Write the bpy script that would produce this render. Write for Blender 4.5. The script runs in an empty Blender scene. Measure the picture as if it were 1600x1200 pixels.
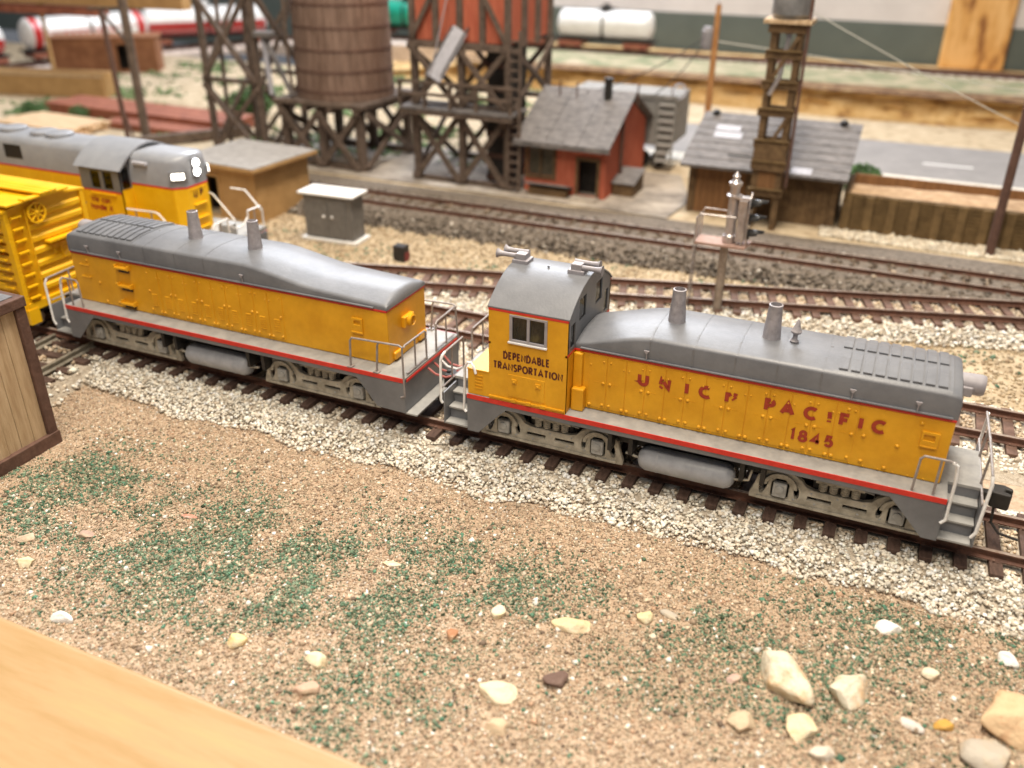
import bpy, bmesh, math, random
import numpy as np
from mathutils import Vector, Matrix
random.seed(7); rng = np.random.default_rng(7)
C = bpy.context.scene.collection
sc = bpy.context.scene
# ------------------------------------------------------------------ camera, light, exposure
cd = bpy.data.cameras.new('camera'); cam = bpy.data.objects.new('camera', cd); C.objects.link(cam); sc.camera = cam
CAM = Vector((3.1966, -18.4882, 11.7459)); yaw, pit, rol = -0.4106, 0.4862, -0.0091
fw = Vector((math.sin(yaw)*math.cos(pit), math.cos(yaw)*math.cos(pit), -math.sin(pit)))
r0 = Vector((math.cos(yaw), -math.sin(yaw), 0)); d0 = fw.cross(r0)
rt = r0*math.cos(rol) + d0*math.sin(rol); dn = -r0*math.sin(rol) + d0*math.cos(rol)
M = Matrix((rt, -dn, -fw)).transposed().to_4x4(); M.translation = CAM
cam.matrix_world = M
cd.sensor_width = 36; cd.lens = 36*1387.75/1600; cd.clip_start = .1; cd.clip_end = 600
cd.dof.use_dof = True; cd.dof.focus_distance = 20.6; cd.dof.aperture_fstop = (cd.lens/1000)/0.21
w = bpy.data.worlds.new('World'); sc.world = w; w.use_nodes = True
w.node_tree.nodes['Background'].inputs[0].default_value = (.86, .90, 1.0, 1)
w.node_tree.nodes['Background'].inputs[1].default_value = .16
def lamp(name, loc, aim, sx, sy, power, col):
    l = bpy.data.lights.new(name, 'AREA'); l.shape = 'RECTANGLE'; l.size = sx; l.size_y = sy; l.energy = power; l.color = col
    o = bpy.data.objects.new(name, l); C.objects.link(o); o.location = loc
    o.rotation_euler = (Vector(aim) - Vector(loc)).to_track_quat('-Z', 'Y').to_euler()
lamp('ceiling_lamp', (-3, 1, 58), (-5, 1, 0), 50, 9, 56000, (1, .885, .73))
lamp('ceiling_lamp', (-30, 62, 44), (-14, 8, 0), 64, 10, 64000, (.86, .91, 1))
lamp('ceiling_lamp', (8, -42, 60), (-4, -4, 0), 40, 6, 20000, (1, .88, .72))
sc.render.engine = 'CYCLES'
sc.cycles.use_denoising = True
try: sc.cycles.denoiser = 'OPENIMAGEDENOISE'
except Exception: pass
sc.cycles.max_bounces = 6; sc.cycles.diffuse_bounces = 3; sc.cycles.glossy_bounces = 3; sc.cycles.transparent_max_bounces = 8
sc.view_settings.view_transform = 'Standard'; sc.view_settings.look = 'None'
sc.view_settings.exposure = .12; sc.view_settings.gamma = 1
# ------------------------------------------------------------------ materials
def nd(nt, t, **k):
    n = nt.nodes.new(t)
    for a, b in k.items(): setattr(n, a, b)
    return n
def mat(name, c1, c2=None, scale=3., rough=.6, bump=0., bscale=None, metal=0., stretch=(1, 1, 1), coat=0., spec=.5, detail=5., c3=None, mix=(.35, .65)):
    m = bpy.data.materials.new(name); m.use_nodes = True; nt = m.node_tree; b = nt.nodes['Principled BSDF']
    b.inputs['Roughness'].default_value = rough; b.inputs['Metallic'].default_value = metal
    b.inputs['Specular IOR Level'].default_value = spec; b.inputs['Coat Weight'].default_value = coat
    tc = nd(nt, 'ShaderNodeTexCoord'); mp = nd(nt, 'ShaderNodeMapping'); mp.inputs['Scale'].default_value = stretch
    nt.links.new(tc.outputs['Object'], mp.inputs[0])
    if c2 is None: b.inputs['Base Color'].default_value = (*c1, 1)
    else:
        n = nd(nt, 'ShaderNodeTexNoise'); n.inputs['Scale'].default_value = scale; n.inputs['Detail'].default_value = detail; n.inputs['Roughness'].default_value = .65
        nt.links.new(mp.outputs[0], n.inputs['Vector'])
        cr = nd(nt, 'ShaderNodeValToRGB'); e = cr.color_ramp.elements
        e[0].position, e[1].position = mix; e[0].color = (*c1, 1); e[1].color = (*c2, 1)
        if c3: z = e.new((mix[0]+mix[1])/2); z.color = (*c3, 1)
        nt.links.new(n.outputs[0], cr.inputs[0]); nt.links.new(cr.outputs[0], b.inputs['Base Color'])
    if bump:
        n2 = nd(nt, 'ShaderNodeTexNoise'); n2.inputs['Scale'].default_value = bscale or scale*4; n2.inputs['Detail'].default_value = 4
        nt.links.new(mp.outputs[0], n2.inputs['Vector'])
        bp = nd(nt, 'ShaderNodeBump'); bp.inputs['Strength'].default_value = bump; bp.inputs['Distance'].default_value = .05
        nt.links.new(n2.outputs[0], bp.inputs['Height']); nt.links.new(bp.outputs[0], b.inputs['Normal'])
    return m
def attr_mat(name, rough=.8, fine=25., amt=.35):
    m = bpy.data.materials.new(name); m.use_nodes = True; nt = m.node_tree; b = nt.nodes['Principled BSDF']
    b.inputs['Roughness'].default_value = rough; b.inputs['Specular IOR Level'].default_value = .3
    a = nd(nt, 'ShaderNodeAttribute', attribute_name='Col'); n = nd(nt, 'ShaderNodeTexNoise'); n.inputs['Scale'].default_value = fine
    tc = nd(nt, 'ShaderNodeTexCoord'); nt.links.new(tc.outputs['Object'], n.inputs['Vector'])
    mr = nd(nt, 'ShaderNodeMapRange'); mr.inputs[1].default_value = .3; mr.inputs[2].default_value = .7; mr.inputs[3].default_value = 1-amt; mr.inputs[4].default_value = 1+amt*.4
    nt.links.new(n.outputs[0], mr.inputs[0])
    mx = nd(nt, 'ShaderNodeVectorMath', operation='SCALE'); nt.links.new(a.outputs['Color'], mx.inputs[0]); nt.links.new(mr.outputs[0], mx.inputs['Scale'])
    nt.links.new(mx.outputs[0], b.inputs['Base Color'])
    return m
def glow(name, col, s):
    m = bpy.data.materials.new(name); m.use_nodes = True; b = m.node_tree.nodes['Principled BSDF']
    b.inputs['Base Color'].default_value = (*col, 1); b.inputs['Emission Color'].default_value = (*col, 1); b.inputs['Emission Strength'].default_value = s
    return m
def glass(name):
    m = bpy.data.materials.new(name); m.use_nodes = True; nt = m.node_tree; out = nt.nodes['Material Output']; nt.nodes.remove(nt.nodes['Principled BSDF'])
    t = nd(nt, 'ShaderNodeBsdfTransparent'); t.inputs[0].default_value = (.55, .53, .47, 1); g = nd(nt, 'ShaderNodeBsdfGlossy'); g.inputs[1].default_value = .06
    f = nd(nt, 'ShaderNodeFresnel'); f.inputs[0].default_value = 1.5; mx = nd(nt, 'ShaderNodeMixShader')
    nt.links.new(f.outputs[0], mx.inputs[0]); nt.links.new(t.outputs[0], mx.inputs[1]); nt.links.new(g.outputs[0], mx.inputs[2]); nt.links.new(mx.outputs[0], out.inputs[0])
    return m
YEL = mat('armour_yellow', (.69, .325, .010), (.83, .42, .018), 1.3, .40, .10, 16, spec=.4, detail=9)
YEL2 = mat('deep_yellow', (.80, .43, .004), (.86, .50, .01), 2., .42, .08, 14, spec=.4)
GRY = mat('harbor_grey', (.135, .14, .155), (.19, .195, .21), 1.1, .42, .08, 18, spec=.5, detail=9)
GRYD = mat('deck_grey', (.26, .26, .255), (.37, .365, .35), 2.4, .5, .1, 14)
GRYL = mat('grey_purple_paint', (.30, .28, .30), (.38, .36, .38), 4, .42)
RED = mat('stripe_red', (.60, .026, .018), (.70, .04, .024), 5, .45)
LET = mat('lettering_red', (.32, .028, .012), (.43, .05, .018), 9, .5)
LETD = mat('lettering_dark', (.09, .012, .006), (.13, .02, .01), 9, .5)
TRK = mat('truck_tan_grey', (.30, .27, .215), (.52, .48, .40), 3.5, .6, .3, 14)
JBX = mat('journal_grey', (.30, .30, .29), (.45, .45, .44), 5, .45)
BLK = mat('under_black', (.012, .011, .010), (.025, .02, .017), 4, .6)
WHM = mat('worn_grab_white', (.70, .69, .68), (.86, .86, .86), 6, .35)
GRM = mat('worn_rail_grey', (.22, .19, .18), (.34, .31, .30), 6, .4)
TANKP = mat('reservoir_grey', (.30, .31, .335), (.39, .40, .43), 3, .38)
PIPE = mat('stack_lilac_grey', (.27, .25, .26), (.42, .39, .41), 5, .4, .2, 20)
STEEL = mat('silver_metal', (.42, .38, .37), (.6, .56, .55), 5, .3, metal=.7)
GLS = glass('cab_glass')
RAIL = mat('rust_rail', (.075, .032, .02), (.145, .062, .038), 4, .62, .3, 22)
RAILT = mat('rail_head', (.24, .17, .13), (.42, .35, .30), 3, .42, metal=.3)
RAILG = mat('plain_rail', (.20, .18, .14), (.36, .33, .27), 3, .45, metal=.3)
TIE = mat('tie_brown', (.055, .03, .022), (.12, .07, .052), 3, .75, .5, 20, stretch=(3, 1, 1))
TIE2 = mat('tie_rust', (.10, .055, .038), (.19, .11, .08), 3, .75, .4, 20)
STONE = attr_mat('ballast_stone', .8, 14, .25)
SOILG = attr_mat('soil_grain', .9, 20, .3)
WOODF = mat('fascia_pine', (.39, .245, .10), (.48, .32, .145), 1.1, .5, .08, 8, stretch=(.2, 1.6, 1.6), c3=(.45, .29, .14), detail=7)
PINE = mat('post_pine', (.26, .10, .025), (.78, .47, .18), .9, .5, 0, stretch=(1, 1, .28), c3=(.66, .35, .10), mix=(.34, .58))
OAK = mat('plank_tan', (.42, .285, .16), (.60, .45, .285), 2.2, .7, .3, 14, stretch=(3, 3, .3))
OAKD = mat('trim_brown', (.085, .042, .03), (.14, .075, .055), 3, .7, .3, 14)
ROOFG = mat('roof_slate', (.13, .13, .145), (.22, .22, .235), 3, .7, .5, 16)
DWOOD = mat('dark_timber', (.075, .052, .038), (.16, .115, .088), 2.5, .8, .4, 12)
DWOOD2 = mat('brown_timber', (.085, .048, .02), (.18, .11, .05), 2.5, .8, .4, 12)
TANKW = mat('tank_wood', (.14, .085, .06), (.25, .165, .125), 2.0, .7, .3, 10, stretch=(2, 2, .3))
REDW = mat('barn_red', (.42, .095, .05), (.54, .155, .085), 2.2, .75, .3, 10, stretch=(2, 2, .4))
GRYW = mat('weathered_roof', (.10, .092, .09), (.21, .193, .187), 2., .75, .4, 14, stretch=(1, 2.5, 1))
PALE = mat('pale_roof_patch', (.36, .36, .40), (.48, .48, .53), 4, .7)
CONC = mat('concrete', (.14, .115, .095), (.46, .40, .33), .5, .85, .4, 10)  # dark brown tones put in for the shadow beneath the towers
ASPH = mat('road_grey', (.23, .22, .215), (.29, .275, .27), .8, .85, .2, 14)
WHP = mat('white_paint', (.75, .75, .74), (.84, .84, .84), 5, .5)
BROWNH = mat('box_brown', (.22, .09, .042), (.34, .155, .075), 1.4, .7, .2, 8)
TANW = mat('tan_wall', (.36, .21, .08), (.46, .28, .115), 1.2, .7, .2, 8)
RUSTB = mat('rust_beam', (.20, .06, .032), (.36, .125, .07), 2, .7, .2, 10)
PLANK = mat('fresh_plank', (.58, .39, .22), (.74, .54, .34), 2, .65, .2, 10, stretch=(.4, 2, 2))
TCW = mat('tank_white', (.78, .77, .75), (.86, .86, .85), 1, .3)
TCR = mat('tank_red', (.48, .02, .02), (.56, .035, .03), 1, .35)
TCG = mat('tank_green', (.01, .28, .19), (.02, .36, .25), 1, .3)
HOPG = mat('hopper_grey', (.17, .165, .15), (.27, .26, .245), 2, .6)
LEAF = mat('shrub_green', (.03, .085, .02), (.10, .19, .06), 6, .8)
WALLG = mat('room_wall_green', (.095, .118, .108), (.115, .14, .128), .3, .7)
WALLW = mat('room_wall_white', (.62, .60, .60), (.72, .70, .70), .25, .8)
BOXG = mat('cabinet_grey', (.125, .12, .115), (.175, .168, .16), 4, .55)
# ------------------------------------------------------------------ mesh helpers
X, Y, Z = Vector((1, 0, 0)), Vector((0, 1, 0)), Vector((0, 0, 1))
class MB:
    def __init__(s, mir=1): s.v = []; s.f = []; s.mir = mir
    def add(s, vs, fs):
        k = len(s.v); s.v += [(p[0]*s.mir, p[1], p[2]) for p in vs]; s.f += [[i+k for i in f] for f in fs]; return s
    def box(s, x0, x1, y0, y1, z0, z1):
        return s.add([(x, y, z) for x in (x0, x1) for y in (y0, y1) for z in (z0, z1)],
                     [(0, 1, 3, 2), (4, 6, 7, 5), (0, 4, 5, 1), (2, 3, 7, 6), (0, 2, 6, 4), (1, 5, 7, 3)])
    def bar(s, a, b, w, h=None, up=Z):
        h = h or w; a = Vector(a); b = Vector(b); d = (b-a).normalized(); up = Vector(up)
        if abs(d.dot(up)) > .99: up = Y
        sx = d.cross(up).normalized()*w/2; uy = d.cross(sx).normalized()*h/2
        return s.add([p+i*sx+j*uy for p in (a, b) for i in (-1, 1) for j in (-1, 1)],
                     [(0, 1, 3, 2), (4, 6, 7, 5), (0, 4, 5, 1), (2, 3, 7, 6), (0, 2, 6, 4), (1, 5, 7, 3)])
    def tube(s, pts, r, n=8, cap=True):
        pts = [Vector(p) for p in pts]; rs = r if isinstance(r, (list, tuple)) else [r]*len(pts); vs = []; fs = []
        d = (pts[1]-pts[0]).normalized(); u = d.orthogonal().normalized()
        for i, p in enumerate(pts):
            if i == 0: t = pts[1]-pts[0]
            elif i == len(pts)-1: t = pts[-1]-pts[-2]
            else: t = (pts[i]-pts[i-1]).normalized()+(pts[i+1]-pts[i]).normalized()
            t.normalize(); u = (u-t*u.dot(t)).normalized(); q = t.cross(u)
            for k in range(n):
                a = 2*math.pi*k/n; vs.append(p+(u*math.cos(a)+q*math.sin(a))*rs[i])
            if i: fs += [(n*(i-1)+k, n*(i-1)+(k+1) % n, n*i+(k+1) % n, n*i+k) for k in range(n)]
        if cap: fs += [tuple(range(n)), tuple(range(n*(len(pts)-1), n*len(pts)))]
        return s.add(vs, fs)
    def lathe(s, prof, c, ax=Z, n=20, ring=False):   # prof: (distance along axis, radius)
        c = Vector(c); ax = Vector(ax).normalized(); u = ax.orthogonal().normalized(); q = ax.cross(u); vs = []; fs = []
        for i, (h, r) in enumerate(prof):
            for k in range(n):
                a = 2*math.pi*(k+.5)/n; vs.append(c+ax*h+(u*math.cos(a)+q*math.sin(a))*max(r, 1e-4))
            if i: fs += [(n*(i-1)+k, n*(i-1)+(k+1) % n, n*i+(k+1) % n, n*i+k) for k in range(n)]
        m = n*(len(prof)-1)
        fs += [(m+k, m+(k+1) % n, (k+1) % n, k) for k in range(n)] if ring else [tuple(range(n)), tuple(range(m, m+n))]
        return s.add(vs, fs)
    def dome(s, c, r, ax=-Y, n=6, h=.7):
        return s.lathe([(0, r), (r*h*.6, r*.8), (r*h, r*.3)], c, ax, n)
    def prism(s, poly, plane, a, b, holes=()):
        bm = bmesh.new(); es = []
        for lp in [poly]+list(holes):
            vs = [bm.verts.new((p[0], p[1], 0)) for p in lp]
            es += [bm.edges.new((vs[i], vs[(i+1) % len(vs)])) for i in range(len(vs))]
        bmesh.ops.triangle_fill(bm, use_beauty=True, edges=es)
        bm.verts.index_update(); P = [v.co.copy() for v in bm.verts]; F = [[v.index for v in f.verts] for f in bm.faces]
        E = [(e.verts[0].index, e.verts[1].index) for e in es]; bm.free()
        g = {'xz': lambda p, t: (p[0], t, p[1]), 'yz': lambda p, t: (t, p[0], p[1]), 'xy': lambda p, t: (p[0], p[1], t)}[plane]
        n = len(P)
        return s.add([g(p, a) for p in P]+[g(p, b) for p in P], F+[[i+n for i in f] for f in F]+[(i, j, j+n, i+n) for i, j in E])
    def loft(s, secs):
        n = len(secs[0]); fs = []
        for i in range(1, len(secs)): fs += [(n*(i-1)+k, n*(i-1)+k+1, n*i+k+1, n*i+k) for k in range(n-1)]+[(n*i-1, n*(i-1), n*i, n*(i+1)-1)]
        return s.add([p for q in secs for p in q], fs+[tuple(range(n)), tuple(range(n*(len(secs)-1), n*len(secs)))])
    def build(s, name, m, parent=None, smooth=0, bevel=0, seg=2):
        bm = bmesh.new(); vs = [bm.verts.new(p) for p in s.v]
        for f in s.f:
            try: bm.faces.new([vs[i] for i in f])
            except ValueError: pass
        bmesh.ops.recalc_face_normals(bm, faces=bm.faces)
        me = bpy.data.meshes.new(name); bm.to_mesh(me); bm.free(); me.materials.append(m)
        if smooth:
            me.shade_smooth(); me.set_sharp_from_angle(angle=math.radians(smooth))
        o = bpy.data.objects.new(name, me); C.objects.link(o); o.parent = parent
        if bevel:
            b = o.modifiers.new('Bevel', 'BEVEL'); b.width = bevel; b.segments = seg; b.limit_method = 'ANGLE'; b.angle_limit = .6
        return o
def B(): return MB()
def tag(o, label, cat, group=None):
    o['label'] = label; o['category'] = cat
    if group: o['group'] = group
    return o
def thing(name, label, cat, loc=(0, 0, 0), rz=0, group=None):
    o = bpy.data.objects.new(name, None); C.objects.link(o); o.location = loc; o.rotation_euler = (0, 0, rz); o.empty_display_size = .2
    return tag(o, label, cat, group)
def struct(o): o['kind'] = 'structure'; return o
def share(o, parent, loc, rot=(0, 0, 0), name=None, scl=(1, 1, 1)):
    c = o.copy(); C.objects.link(c); c.parent = parent; c.location = loc; c.rotation_euler = rot; c.scale = scl
    return c
def rect(x0, x1, z0, z1): return [(x0, z0), (x1, z0), (x1, z1), (x0, z1)]
# ------------------------------------------------------------------ stroke lettering
def arc(cx, cy, rx, ry, a0, a1, n=10): return [(cx+rx*math.cos(math.radians(a0+(a1-a0)*i/n)), cy+ry*math.sin(math.radians(a0+(a1-a0)*i/n))) for i in range(n+1)]
G = {'A': (.86, [[(0, 0), (.43, 1), (.86, 0)], [(.17, .3), (.69, .3)]]), 'B': (.6, [[(0, 0), (0, 1), (.3, 1)]+arc(.3, .76, .26, .24, 90, -90)+[(0, .52)], [(.3, .52)]+arc(.32, .26, .28, .26, 90, -90)+[(0, 0)]]),
     'C': (.86, [arc(.48, .5, .46, .5, 48, 312, 14)]), 'D': (.74, [[(0, 0), (0, 1), (.24, 1)]+arc(.24, .5, .5, .5, 90, -90, 12)+[(0, 0)]]),
     'E': (.52, [[(.52, 1), (0, 1), (0, 0), (.52, 0)], [(0, .52), (.46, .52)]]), 'F': (.52, [[(.52, 1), (0, 1), (0, 0)], [(0, .5), (.44, .5)]]), 'I': (.12, [[(.06, 0), (.06, 1)]]),
     'L': (.48, [[(0, 1), (0, 0), (.48, 0)]]), 'N': (.72, [[(0, 0), (0, 1), (.72, 0), (.72, 1)]]), 'O': (.96, [arc(.48, .5, .48, .5, 0, 360, 20)]),
     'P': (.56, [[(0, 0), (0, 1), (.28, 1)]+arc(.28, .74, .28, .26, 90, -90)+[(0, .48)]]), 'R': (.58, [[(0, 0), (0, 1), (.28, 1)]+arc(.28, .74, .28, .26, 90, -90)+[(0, .48)], [(.22, .48), (.58, 0)]]),
     'S': (.54, [arc(.28, .75, .25, .25, 35, 270, 9)+arc(.26, .25, .27, .25, 90, -145, 9)]), 'T': (.62, [[(0, 1), (.62, 1)], [(.31, 1), (.31, 0)]]),
     'U': (.66, [[(0, 1), (0, .33)]+arc(.33, .33, .33, .33, 180, 360, 9)+[(.66, 1)]]), '1': (.2, [[(0, .86), (.14, 1), (.14, 0)]]),
     '8': (.58, [arc(.29, .76, .23, .24, -90, 270, 14), arc(.29, .26, .29, .26, 90, 450, 14)]), '4': (.66, [[(.46, 0), (.46, 1), (0, .26), (.66, .26)]]),
     '5': (.54, [[(.5, 1), (.1, 1), (.04, .56)]+arc(.25, .33, .28, .3, 115, -150, 11)]),
     'W': (1.1, [[(0, 1), (.28, 0), (.55, .85), (.82, 0), (1.1, 1)]]), 'e': (.56, [[(.02, .34), (.56, .34)]+arc(.29, .33, .27, .33, 0, 315, 12)]), 'c': (.5, [arc(.28, .33, .26, .33, 50, 310, 10)]),
     'a': (.54, [arc(.27, .33, .26, .33, 0, 360, 12), [(.54, .66), (.54, 0)]]), 'n': (.5, [[(0, 0), (0, .66)], [(0, .4)]+arc(.25, .4, .25, .26, 180, 0, 7)+[(.5, 0)]]),
     'h': (.5, [[(0, 0), (0, 1)], [(0, .4)]+arc(.25, .4, .25, .26, 180, 0, 7)+[(.5, 0)]]), 'd': (.54, [arc(.27, .33, .26, .33, 0, 360, 12), [(.54, 1), (.54, 0)]]),
     'l': (.1, [[(.05, 0), (.05, 1)]]), 'i': (.1, [[(.05, 0), (.05, .62)], [(.05, .8), (.05, .95)]]), 't': (.36, [[(.16, .95), (.16, .12), (.3, 0)], [(0, .64), (.36, .64)]]), ' ': (.5, []),
     # worn letters, paint lost over the door seams
     'Nw': (.72, [[(0, .42), (.04, 1), (.16, .78)], [(.02, 0), (.12, .2)], [(.24, .72), (.6, .2), (.72, 0), (.72, 1)]]), 'Ow': (.8, [arc(.48, .5, .48, .5, 60, 308, 14)]),
     'Nv': (.72, [[(.02, 0), (.02, .95)], [(.1, .9), (.3, .6)], [(.5, .42), (.62, .3)], [(.6, .52), (.72, .68)], [(.66, .75), (.7, 1)]]), 'Iw': (.12, [[(.08, .34), (.02, 1)], [(.06, 0), (.06, .16)]]),
     'Pw': (.56, [[(0, 0), (0, 1), (.3, 1)], arc(.28, .74, .28, .26, 60, -90)+[(.1, .48)]])}
def letters(items, height, thick, org, right=X, up=Z, out=-Y, mb=None, xs=1.):
    """items: (glyph, x) pairs, x along `right` from org"""
    mb = mb or MB(); org = Vector(org); k = 0
    for ch, x in items:
        for st in G[ch][1]:
            k += 1; P = [Vector((p[0]*height*xs+x, p[1]*height)) for p in st]; L, Rr = [], []
            closed = (P[0]-P[-1]).length < 1e-4 and len(P) > 3
            for i, p in enumerate(P):
                a = (p-P[i-1]) if i else ((P[-1]-P[-2]) if closed else (P[1]-P[0])); b = (P[i+1]-p) if i < len(P)-1 else ((P[1]-P[0]) if closed else (p-P[i-1]))
                a.normalize(); b.normalize(); na = Vector((-a.y, a.x)); nb = Vector((-b.y, b.x)); m = na+nb
                m = m/max(.35, m.dot(na)) if m.length > 1e-3 else na
                L.append(p+m*thick/2); Rr.append(p-m*thick/2)
            e = out*(.0006*(k % 7))
            to = lambda q: org+right*q.x+up*q.y+e
            n = len(P); mb.add([to(q) for q in L]+[to(q) for q in Rr], [(i, i+1, n+i+1, n+i) for i in range(n-1)])
    return mb
def letter_parts(items, height, thick, org, m, parent, **k):
    for it in items:
        if G[it[0]][1]: letters([it], height, thick, org, **k).build('letter', m, parent)
def fitted(txt, height, width, x0=0, xs=1.):
    gap = (width-sum(G[c][0] for c in txt)*height*xs)/max(1, len(txt)-1); o = []; x = x0
    for ch in txt: o.append((ch, x)); x += G[ch][0]*height*xs+gap
    return o
# ------------------------------------------------------------------ numpy scatter
ICO = None
def ico():
    bm = bmesh.new(); bmesh.ops.create_icosphere(bm, subdivisions=1, radius=1); bm.verts.index_update()
    v = np.array([p.co[:] for p in bm.verts]); f = np.array([[q.index for q in t.verts] for t in bm.faces]); bm.free(); return v, f
OCT = (np.array([(1, 0, 0), (-1, 0, 0), (0, 1, 0), (0, -1, 0), (0, 0, 1), (0, 0, -1.)]), np.array([(0, 2, 4), (2, 1, 4), (1, 3, 4), (3, 0, 4), (2, 0, 5), (1, 2, 5), (3, 1, 5), (0, 3, 5)]))
CUB = (np.array([(x, y, z) for x in (-.72, .72) for y in (-.72, .72) for z in (-.72, .72)]), np.array([(0, 1, 3), (0, 3, 2), (4, 6, 7), (4, 7, 5), (0, 4, 5), (0, 5, 1), (2, 3, 7), (2, 7, 6), (0, 2, 6), (0, 6, 4), (1, 5, 7), (1, 7, 3)]))
def rots(n):
    q = rng.normal(size=(n, 4)); q /= np.linalg.norm(q, axis=1)[:, None]; a, b, c, d = q.T
    return np.stack([np.stack([1-2*(c*c+d*d), 2*(b*c-a*d), 2*(b*d+a*c)], -1), np.stack([2*(b*c+a*d), 1-2*(b*b+d*d), 2*(c*d-a*b)], -1), np.stack([2*(b*d-a*c), 2*(c*d+a*b), 1-2*(b*b+c*c)], -1)], 1)
def mesh_np(name, V, F, col, m):
    me = bpy.data.meshes.new(name); k = F.shape[1]
    me.vertices.add(len(V)); me.vertices.foreach_set('co', V.astype(np.float32).ravel())
    me.loops.add(F.size); me.loops.foreach_set('vertex_index', F.astype(np.int32).ravel())
    me.polygons.add(len(F)); me.polygons.foreach_set('loop_start', np.arange(0, F.size, k, dtype=np.int32))
    me.update(calc_edges=True)
    if col is not None:
        a = me.color_attributes.new('Col', 'FLOAT_COLOR', 'POINT'); a.data.foreach_set('color', np.concatenate([col, np.ones((len(col), 1))], 1).astype(np.float32).ravel())
    me.materials.append(m); o = bpy.data.objects.new(name, me); C.objects.link(o); return o
def scatter(name, P, S, col, base, m, jit=.25, flat=(1, 1, 1), label=None):
    bv, bf = base; n = len(P); V = bv[None]*(1+jit*rng.normal(size=(n, len(bv), 1)))
    V = V*(1+.22*rng.normal(size=(n, 1, 3))); V = np.einsum('nij,nvj->nvi', rots(n), V)*np.array(flat)*S[:, None, None]+P[:, None]
    F = (bf[None]+(np.arange(n)*len(bv))[:, None, None]).reshape(-1, 3)
    o = mesh_np(name, V.reshape(-1, 3), F, np.repeat(col, len(bv), 0), m); o['kind'] = 'stuff'
    if label: o['label'] = label
    return o
def vnoise(x, y, seed=0):
    """smooth value noise, numpy"""
    r = np.random.default_rng(seed).random((64, 64)); xi = np.floor(x).astype(int); yi = np.floor(y).astype(int); fx = x-xi; fy = y-yi
    fx = fx*fx*(3-2*fx); fy = fy*fy*(3-2*fy); g = lambda i, j: r[(xi+i) % 64, (yi+j) % 64]
    return (g(0, 0)*(1-fx)+g(1, 0)*fx)*(1-fy)+(g(0, 1)*(1-fx)+g(1, 1)*fx)*fy
def fbm(x, y, s, seed=0): return (vnoise(x/s, y/s, seed)+.5*vnoise(2*x/s, 2*y/s, seed+1)+.25*vnoise(4*x/s, 4*y/s, seed+2))/1.75
def palette(n, cols, wts):
    c = np.array(cols)[rng.choice(len(cols), n, p=np.array(wts)/sum(wts))]; return np.clip(c*(1+.16*rng.normal(size=(n, 1))), 0, 1)
# ------------------------------------------------------------------ ground
GZ = -.6
def ground_h(x, y): return GZ+.10*(fbm(x, y, 3.1, 5)-.5)*np.clip((y+60)/20, 0, 1)
def sheet(name, x0, x1, y0, y1, step, hf, m):
    xs = np.arange(x0, x1+step, step); ys = np.arange(y0, y1+step, step); gx, gy = np.meshgrid(xs, ys); V = np.stack([gx, gy, hf(gx, gy)], -1).reshape(-1, 3)
    nx = len(xs); i = (np.arange(len(ys)-1)[:, None]*nx+np.arange(nx-1)).ravel(); F = np.stack([i, i+1, i+nx+1, i+nx], 1)
    o = mesh_np(name, V, F, None, m); o.data.shade_smooth(); return struct(o)
SOIL = mat('soil', (.38, .275, .19), (.60, .46, .335), 5, .95, .8, 30, c3=(.50, .37, .26))
SAND = mat('sand_ground', (.36, .275, .175), (.56, .46, .32), 1.3, .95, .6, 14, c3=(.48, .38, .25))
SANDD = mat('dirty_ground', (.16, .13, .10), (.42, .36, .29), 1.8, .95, .8, 12)
sheet('ground', -24, 18, -10.35, 3.6, .25, ground_h, SOIL)
sheet('ground', -110, 60, 3.6, 51.5, .8, lambda x, y: GZ+.08*(fbm(x, y, 4, 9)-.5), SAND)
# fascia board at the layout edge
fb = B().prism([(-30, -10.36), (-14, -10.30), (-8, -10.31), (-3, -10.34), (1.5, -10.52), (6, -10.9), (12, -11.6), (12, -17.2), (-30, -17.2)], 'xy', -1.7, -.50).build('fascia_board', WOODF, None, bevel=.12, seg=3)
tag(fb, 'smooth pale wooden board edging the layout, bottom corner', 'board')
# ------------------------------------------------------------------ tracks
def rail_mesh(name, pts, root, side, m=RAIL, top=RAILT):
    """one rail: foot, web, head swept along pts (centre line of the head, z = rail top)"""
    prof = [(-.11, -.2), (.11, -.2), (.11, -.175), (.025, -.15), (.025, -.06), (.05, -.045), (.05, -.004), (-.05, -.004), (-.05, -.045), (-.025, -.06), (-.025, -.15), (-.11, -.175)]
    secs = []; tops = []
    for i, p in enumerate(pts):
        a = Vector(pts[max(0, i-1)]); b = Vector(pts[min(len(pts)-1, i+1)]); d = (b-a).normalized(); n = Vector((-d.y, d.x, 0)).normalized(); p = Vector(p)
        secs.append([p+n*u+Z*v for u, v in prof]); tops.append([p+n*u+Z*v for u, v in ((-.044, -.006), (.044, -.006), (.038, .0), (-.038, .0))])
    r = B().loft(secs).build('rail', m, root); B().loft(tops).build('rail_head', top, r)
def path_frames(pts, step):
    P = [Vector((*p[:2], 0)) for p in pts]; out = []; acc = 0; nxt = step/2
    for a, b in zip(P, P[1:]):
        L = (b-a).length; d = (b-a).normalized()
        while nxt <= acc+L: out.append((a+d*(nxt-acc), math.atan2(d.y, d.x))); nxt += step
        acc += L
    return out
def offset(pts, off, z):
    o = []
    for i, p in enumerate(pts):
        a = Vector(pts[max(0, i-1)][:2]); b = Vector(pts[min(len(pts)-1, i+1)][:2]); d = (b-a).normalized(); o.append((p[0]-d.y*off, p[1]+d.x*off, z))
    return o
tie0 = B().box(-.13, .13, -1.30, 1.30, -.36, -.20).build('tie', TIE, None, bevel=.012)
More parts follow.
